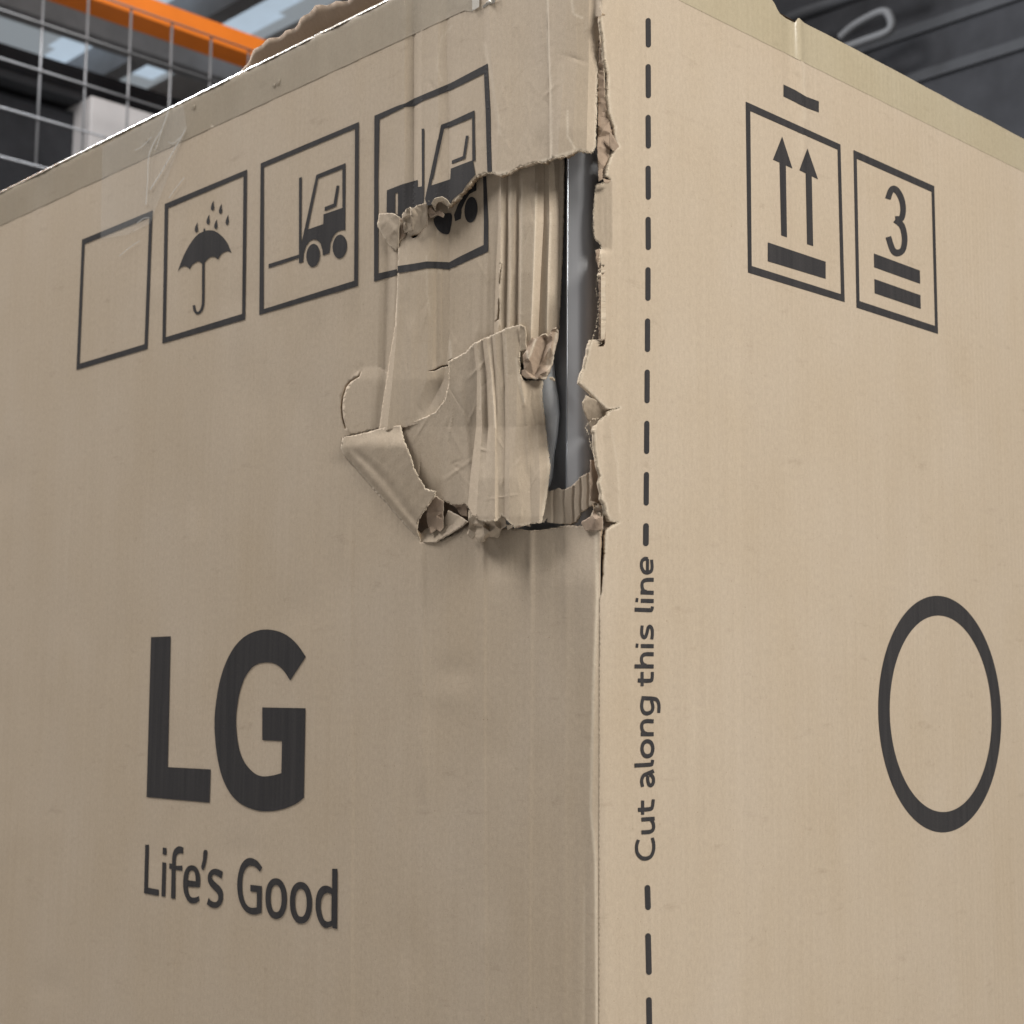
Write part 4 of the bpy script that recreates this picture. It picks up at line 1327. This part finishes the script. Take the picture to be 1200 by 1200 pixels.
patch('tape_tail', [[(120, 172), (160, 150), (215, 122), (219, 150), (205, 185), (186, 236), (176, 262), (150, 275), (118, 280)]], 'L', offTail, [MCLR], carton, 2.2, 0, None, edge=2.0)
MFILM, _nt, _b = newmat('film_crease')
_b.inputs['Base Color'].default_value = (0.62, 0.61, 0.58, 1)
_b.inputs['Roughness'].default_value = 0.22
_b.inputs['Alpha'].default_value = 0.55
for wi, wp in enumerate(([(199, 124), (190, 150), (180, 168), (174, 185), (173, 210), (171, 240)], [(217, 152), (206, 172), (190, 200), (176, 222)], [(190, 152), (184, 170), (182, 176)],
                         [(164, 282), (152, 290), (140, 300)], [(216, 208), (205, 222), (198, 232)], [(158, 176), (166, 172), (178, 160)], [(160, 262), (168, 256), (175, 255)], [(197, 166), (203, 168), (212, 160)])):
    patch('film_crease', [stroke(spline(wp, n=5), 1.5 if wi < 2 else 1.0)], 'L', lambda a, b: offL(a, b) + .0016, [MFILM], carton, 1.5, 0, None, edge=1.5)
MGL, _nt, _b = newmat('glint_gloss')
_b.inputs['Base Color'].default_value = (0.38, 0.33, 0.26, 1)
_b.inputs['Roughness'].default_value = 0.10
_b.inputs['Coat Weight'].default_value = 1.0
_b.inputs['Coat Roughness'].default_value = 0.05
for (x, y, l) in ((326, 96, 5), (227, 125, 4), (172.5, 164, 3.4), (321, 100, 3)):  # small glossy ridges added to catch glints on the tape
    patch('tape_glint', [ell(x, y, 1.1, l, .45, 14)], 'L', lambda a, b, x=x, y=y, l=l: offL(a, b) + 0.0008 + .0005 * np.clip(1 - ((a - x) / 2) ** 2 - ((b - y) / l) ** 2, 0, 1), [MGL], carton, .6, 0, None, edge=.6)
# short torn tape end at the top of the tear
MWHT = kraft('tape_end_film', (0.52, 0.50, 0.46), rough=.4, flute=.2, coat=.6, bump=.2)
patch('tape_end', [[(553, -6), (562, -8), (561.5, 8), (553.5, 13)]], 'L', lambda x, y: offL(x, y) + .0012, [MWHT], carton, 2, 0, None, edge=2)
tin('tape_scrap', [(565, 8, 2), (570, 2, 4), (578, -3, 5), (584, -4, 4), (580, 3, 3), (572, 7, 1.5), (567, 10, 1)], [(574, 2, 6)], 'L', [MWHT, MRAW], carton, .0005, .3, 95, 1.6)

# top of the carton: flaps behind the taped edge, the left one bulging
def top_sheet():
    nx, ns = 240, 22
    V, Fc = [], []
    X = np.linspace(-1.75, -0.004, nx)
    prof = [(math.radians(a), 0) for a in (12, 26, 42, 58, 74, 90)]
    S = np.concatenate([np.zeros(6), np.concatenate([[0.004, 0.010, 0.0125, 0.015, 0.0175, 0.020], np.linspace(0.024, 0.10, 8)]), np.linspace(0.16, 0.9, 6)])
    bulge_px = [(-220, 0), (235, 0), (262, .008), (290, .015), (330, .020), (420, .021), (560, .012), (620, 0), (700, 0)]
    for i, x in enumerate(X):
        px = float(project(np.array([[x, 0, ZT]]))[0][0])
        h = float(np.interp(px, [b[0] for b in bulge_px], [b[1] for b in bulge_px]))
        h *= 1 + .12 * math.sin(px * .09) + .05 * math.sin(px * .31)
        for k in range(len(S)):
            if k < 6:
                a = prof[k][0]
                rt = R_TOP + .0009 + .00022 * math.sin(x * 310 + 2 * math.sin(x * 57))
                y, z = R_TOP - rt * math.cos(a), ZT - R_TOP + rt * math.sin(a)
            else:
                s = S[k]
                b = min(1, max(0, s - .010) / .010)
                y, z = R_TOP + s - 1.1 * h * b * (s < .06), ZT + .0009 + 1.2 * h * math.exp(-(max(0, s - .024) / .05) ** 2) * b
            V.append((x, y, z - (ZT - ZR + .005) * float(smooth01((y - .03) / .17)) * (y > .03)))
    n = len(S)
    for i in range(nx - 1):
        for k in range(n - 1):
            a = i * n + k
            Fc.append((a, a + n, a + n + 1, a + 1))
    return V, Fc


v_, f_ = top_sheet()
o = meshobj('top_flap', v_, f_, [MTAPE, MIN], carton, True)
for i, p in enumerate(o.data.polygons):
    p.material_index = 1 if (i % 25) > 5 else 0
uvl = o.data.uv_layers.new(name='UVMap')
for lp in o.data.loops:
    c = o.data.vertices[lp.vertex_index].co
    uvl.data[lp.index].uv = (c.x, c.y)
box('back_panel', (-1.75, 1.20, 0.11), (-0.004, 1.204, ZT - .012), MIN, carton)
box('back_panel', (-1.754, 0.004, 0.11), (-1.750, 1.20, ZT - .012), MIN, carton)
box('bottom_flap', (-1.75, 0.006, 0.105), (-0.006, 1.20, 0.110), MK, carton)
# lower skirts of the two faces, below the frame
zl = float(on_face(np.array([300.0]), np.array([1400.0]), 'L')[0, 2])
box('left_panel', (-1.75, 0.0035, 0.11), (-0.006, 0.0075, 1.15), MK, carton)
box('right_panel', (-0.0075, 0.006, 0.11), (-0.0035, 1.20, 1.15), MK, carton)

# ------------------------------------------------------------------ the refrigerator inside
fridge = empty('refrigerator', (-0.45, 0.5, 0.12))
tag(fridge, 'dark grey steel refrigerator edge seen through the tear in the carton', 'refrigerator')
MST, nt, b = newmat('dark_steel')
tc = nt.nodes.new('ShaderNodeTexCoord').outputs['Object']
nn_ = noise(nt, tc, 60, 3, .6, 1, 1, .02)
nt.links.new(mixc(nt, nn_, (0.35, 0.352, 0.365), (0.41, 0.412, 0.425)), b.inputs['Base Color'])
b.inputs['Metallic'].default_value = 0.12
b.inputs['Roughness'].default_value = 0.42
MBK = plain('black_gasket', (0.012, 0.012, 0.013), .5)
MTRIM = plain('bright_trim', (0.55, 0.58, 0.62), .32, 1.0, var=.03)
YS = 0.009


def fx(px, py, y):
    d = ray(np.array([px]), np.array([py]))[0]
    t = (y - CAM[1]) / d[1]
    return float((CAM + d * t)[0])


xa = fx(664.0, 420, YS)
xb = fx(655.5, 420, YS)
RD = 0.010
XF = fx(675, 420, YS) + RD



def door_prof():
    pts = [(xa + .0012, YS + .10), (xa + .0012, YS)]
    c = (XF - RD, YS + RD)
    for a in np.linspace(-90, 0, 14):
        pts.append((c[0] + RD * math.cos(math.radians(a)), c[1] + RD * math.sin(math.radians(a))))
    pts += [(XF, YS + .8), (xa + .0012, YS + .8)]
    return pts


def extrude(name, prof, z0, z1, mat, parent, smooth=True):
    n = len(prof)
    V = [(x, y, z0) for x, y in prof] + [(x, y, z1) for x, y in prof]
    Fc = [(i, (i + 1) % n, n + (i + 1) % n, n + i) for i in range(n)] + [tuple(range(n))[::-1], tuple(range(n, 2 * n))]
    o = meshobj(name, V, Fc, [mat], parent, False)
    for p in o.data.polygons[:n]:
        p.use_smooth = True
    o.data.set_sharp_from_angle(angle=math.radians(35))
    return o


extrude('door', door_prof(), .2, ZT - .08, MST, fridge)
extrude('door_trim', [(xa + .0002 + .0009 * math.cos(t), YS + .0004 + .0009 * math.sin(t)) for t in np.linspace(0, 2 * math.pi, 16, False)], .2, ZT - .08, MTRIM, fridge)
box('gasket', (xb, YS + .045, .2), (xa - .0014, YS + .7, ZT - .08), MBK, fridge)
box('cabinet', (-0.85, YS + .016, .2), (xb - .0005, YS + .8, ZT - .08), MST, fridge, .004)
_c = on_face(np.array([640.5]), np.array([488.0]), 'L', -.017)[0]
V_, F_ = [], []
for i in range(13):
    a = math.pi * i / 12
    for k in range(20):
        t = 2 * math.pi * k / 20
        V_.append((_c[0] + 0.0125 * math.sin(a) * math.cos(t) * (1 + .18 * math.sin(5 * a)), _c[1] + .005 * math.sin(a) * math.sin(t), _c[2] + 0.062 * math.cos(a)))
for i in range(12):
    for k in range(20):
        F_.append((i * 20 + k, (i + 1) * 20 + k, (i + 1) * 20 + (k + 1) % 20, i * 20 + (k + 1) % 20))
meshobj('reflection_shape', V_, F_, [plain('pale_reflection', (.80, .83, .88), .4, var=.2, scale=25)], fridge, True)  # pale solid shape standing in for a soft reflection on the cabinet side

# ------------------------------------------------------------------ warehouse behind
MCONC = plain('concrete_floor', (0.30, 0.29, 0.28), .55, var=.15, scale=1.5)
floor = meshobj('floor', [(-40, -40, 0), (40, -40, 0), (40, 40, 0), (-40, 40, 0)], [(0, 1, 2, 3)], [MCONC])
tag(floor, kind='structure')
pal = empty('shipping_pallet', (-0.85, 0.6, 0))
tag(pal, 'wooden pallet under the tall brown carton', 'pallet')
MWD = plain('pale_wood', (0.42, 0.31, 0.19), .75, var=.2, scale=12)
for i in range(7):
    box('board', (-1.74 + i * .255, 0.01, .086), (-1.60 + i * .255, 1.2, .1045), MWD, pal)
for y in (0.03, .56, 1.08):
    box('bearer', (-1.74, y, 0), (-0.07, y + .1, .0855), MWD, pal)

MOR = plain('orange_paint', (0.78, 0.20, 0.02), .42, var=.06, scale=3)
MGAL = plain('galvanised_wire', (0.26, 0.265, 0.28), .45, .5, var=.1)
MDK = plain('dark_wrap', (0.026, 0.027, 0.031), .8, var=.3, scale=3, spec=.12)
MDG = plain('dark_grey_steel', (0.04, 0.042, 0.047), .75, var=.2, scale=2, spec=.15)
MROOF = plain('grey_roof_sheet', (0.72, 0.68, 0.66), .7, var=.12, scale=.8)
MSTL = plain('roof_steel', (0.42, 0.41, 0.42), .5, var=.2, scale=2)
MSKY = plain('skylight', (0.5, 0.55, 0.6), .6, emit=((0.68, 0.75, 0.80), .30), var=.1, scale=.6)
MWHB = plain('white_carton', (0.48, 0.47, 0.48), .7, var=.05)


def plane_pt(px, py, x=None, z=None):
    d = ray(np.array([px]), np.array([py]))[0]
    t = (x - CAM[0]) / d[0] if x is not None else (z - CAM[2]) / d[2]
    return CAM + d * t


# pallet rack on the left: a beam, a wire screen in front of it, loads on its shelf
XB = -6.0
def yz(px, py, x):
    p = plane_pt(px, py, x)
    return p[1], p[2]


rack = empty('pallet_rack', (XB, 4.0, 0))
tag(rack, 'orange pallet rack beam with grey wire mesh, behind the carton at upper left', 'rack')
zu = (yz(193, 0, XB)[1] + yz(307, 48, XB)[1]) / 2
zl_ = (yz(152, 10, XB)[1] + yz(283, 65, XB)[1]) / 2
ycen = yz(230, 20, XB)[0]
# depth of the beam's underside: where the lower edge of it lies at the same height
db = ray(np.array([210.0]), np.array([54.0]))[0]
tb = (zl_ - CAM[2]) / db[2]
xback = float((CAM + db * tb)[0])
box('beam', (xback, ycen - 3.2, zl_), (XB, ycen + 4.5, zu), MOR, rack, .006)
box('beam', (XB - 1.3, ycen - 3.2, zl_), (XB - 1.25, ycen + 4.5, zu), MOR, rack, .006)
for y in (ycen - 3.3, ycen + 4.5):
    for x in (XB - 1.3, XB - .1):
        box('upright', (x, y, 0), (x + .1, y + .1, zu + .9), MDG, rack, .004)
XM = XB + .16
wires = []
V, Fc = [], []


def rod(p, q, r, n=6):
    p, q = Vector(p), Vector(q)
    d = (q - p).normalized()
    a = d.orthogonal().normalized()
    b = d.cross(a)
    base = len(V)
    for c in (p, q):
        for k in range(n):
            t = 2 * math.pi * k / n
            V.append(tuple(c + (a * math.cos(t) + b * math.sin(t)) * r))
    for k in range(n):
        Fc.append((base + k, base + (k + 1) % n, base + n + (k + 1) % n, base + n + k))
    Fc.append(tuple(base + k for k in range(n))[::-1])
    Fc.append(tuple(base + n + k for k in range(n)))


def rod_obj(name, p, q, r, mat, parent):
    V.clear()
    Fc.clear()
    rod(p, q, r)
    return meshobj(name, V, Fc, [mat], parent, True)


ys = [yz(x, 60, XM)[0] for x in (152, 199.5, 247)]
dy = (ys[2] - ys[0]) / 2
zh = [(yz(152, 3, XM)[1] + yz(290, 65, XM)[1]) / 2, (yz(173, 67, XM)[1] + yz(243, 95, XM)[1]) / 2, (yz(152, 115, XM)[1] + yz(185, 128, XM)[1]) / 2]
dz = (zh[0] - zh[2]) / 2
for k in range(-5, 5):
    rod_obj('wire', (XM, ys[0] + k * dy, zh[2] - 2 * dz), (XM, ys[0] + k * dy, zh[0]), .0062, MGAL, rack)
for k in range(5):
    rod_obj('wire', (XM + .012, ys[0] - 5 * dy, zh[0] - k * dz), (XM + .012, ys[0] + 5 * dy, zh[0] - k * dz), .0055, MGAL, rack)

# dark wrapped load under the beam and a pale carton below it
p0, p1 = plane_pt(196, 70, XB - .5), plane_pt(330, 160, XB - .5)
a_, b_ = plane_pt(150, 80, XB - .45), plane_pt(150, 128, XB - .45)
load = empty('wrapped_load', (XB - 1.0, ycen, 3.2))
tag(load, 'dark film wrapped pallet load behind the wire mesh, under the orange beam', 'pallet load')
ztop = yz(150, 80, XB - .45)[1]
zbot = yz(170, 133, XB - .45)[1]
box('load', (XB - 1.25, ycen - 3.0, zbot), (XB - .45, ycen + 2.0, zl_ - .16), MDK, load, .03)
box('load', (XB - 1.25, ycen - 3.0, zbot - 2.2), (XB - .5, ycen + .2, zbot - .08), MDK, load, .03)
box('board', (XB - 1.25, ycen - 3.02, zbot - .05), (XB - .42, ycen + 2.0, zbot - .002), MDG, load, .01)
whb = tag(box('white_carton', (XB - 1.1, ycen - .42, zbot - .9), (XB - .32, ycen + .02, zbot - .045), MWHB, None, .01), 'pale white carton just below the wire mesh, at the far left above the carton edge', 'carton')
# roof
roof = meshobj('roof', [(-40, -40, 9.6), (40, -40, 9.6), (40, 40, 9.6), (-40, 40, 9.6)], [(0, 3, 2, 1)], [MROOF])
tag(roof, kind='structure')
for k in range(-9, 6):
    tag(box('roof_joist', (-40, 2.0 + k * 3.1, 9.1), (40, 2.22 + k * 3.1, 9.58), MSTL), kind='structure')
for k in range(-5, 3):
    tag(box('roof_girder', (-4.0 + k * 5.2, -40, 8.7), (-3.7 + k * 5.2, 40, 9.05), MSTL), kind='structure')

# skylights in the roof
for k, (px, py) in enumerate(((158, 60), (228, 12), (60, 30), (345, -30))):
    c = plane_pt(px, py, None, 9.56)
    tag(box('skylight', (c[0] - 2.2, c[1] - .75, 9.56), (c[0] + 2.2, c[1] + .75, 9.595), MSKY), kind='structure')

# dark steel frame and wrapped goods on the right
YR = 6.0


def py_pt(px, py, y):
    d = ray(np.array([px]), np.array([py]))[0]
    return CAM + d * ((y - CAM[1]) / d[1])


stack = empty('wrapped_stack', (-3, YR + .6, 0))
tag(stack, 'dark wrapped stack of goods standing behind the carton at upper right', 'goods stack')
q0, q1 = py_pt(880, 150, YR), py_pt(1250, 150, YR)
zq = py_pt(1000, -45, YR)[2]
box('load', (q0[0], YR, .2), (q1[0], YR + 1.2, zq), MDK, stack, .04)
for k, yy in enumerate((2, 66, 120)):
    zz = py_pt(985, yy, YR)[2]
    box('band', (q0[0] - .02, YR - .018, zz - .03), (q1[0] + .02, YR - .001, zz + .03), MDG, stack, .005)
frm = empty('steel_frame', (-3, YR - .3, 0))
tag(frm, 'bent grey steel tube in front of the dark wrapped stack at upper right', 'steel tube')


def tube(name, pts, r, mat, parent, n=10):
    pts = [Vector(p) for p in pts]
    V, Fc = [], []
    for i, p in enumerate(pts):
        d = (pts[min(i + 1, len(pts) - 1)] - pts[max(i - 1, 0)]).normalized()
        a = d.cross(Vector((0, 1, 0))).normalized()
        b = d.cross(a)
        for k in range(n):
            t = 2 * math.pi * k / n
            V.append(tuple(p + (a * math.cos(t) + b * math.sin(t)) * r))
    for i in range(len(pts) - 1):
        for k in range(n):
            Fc.append((i * n + k, i * n + (k + 1) % n, (i + 1) * n + (k + 1) % n, (i + 1) * n + k))
    return meshobj(name, V, Fc, [mat], parent, True)


loop = spline([(985, 44), (1003, 29), (1033, 14), (1043, 20), (1042, 36), (1010, 49), (985, 58)], n=8)
tube('tube', [py_pt(a, b, YR - .3) for a, b in loop], .022, plain('grey_tube', (.09, .093, .10), .7), frm)
tube('tube', [py_pt(a, b, YR - .25) for a, b in spline([(925, 22), (945, 14), (1000, -4), (1060, -24)], n=6)], .03, MDG, frm)
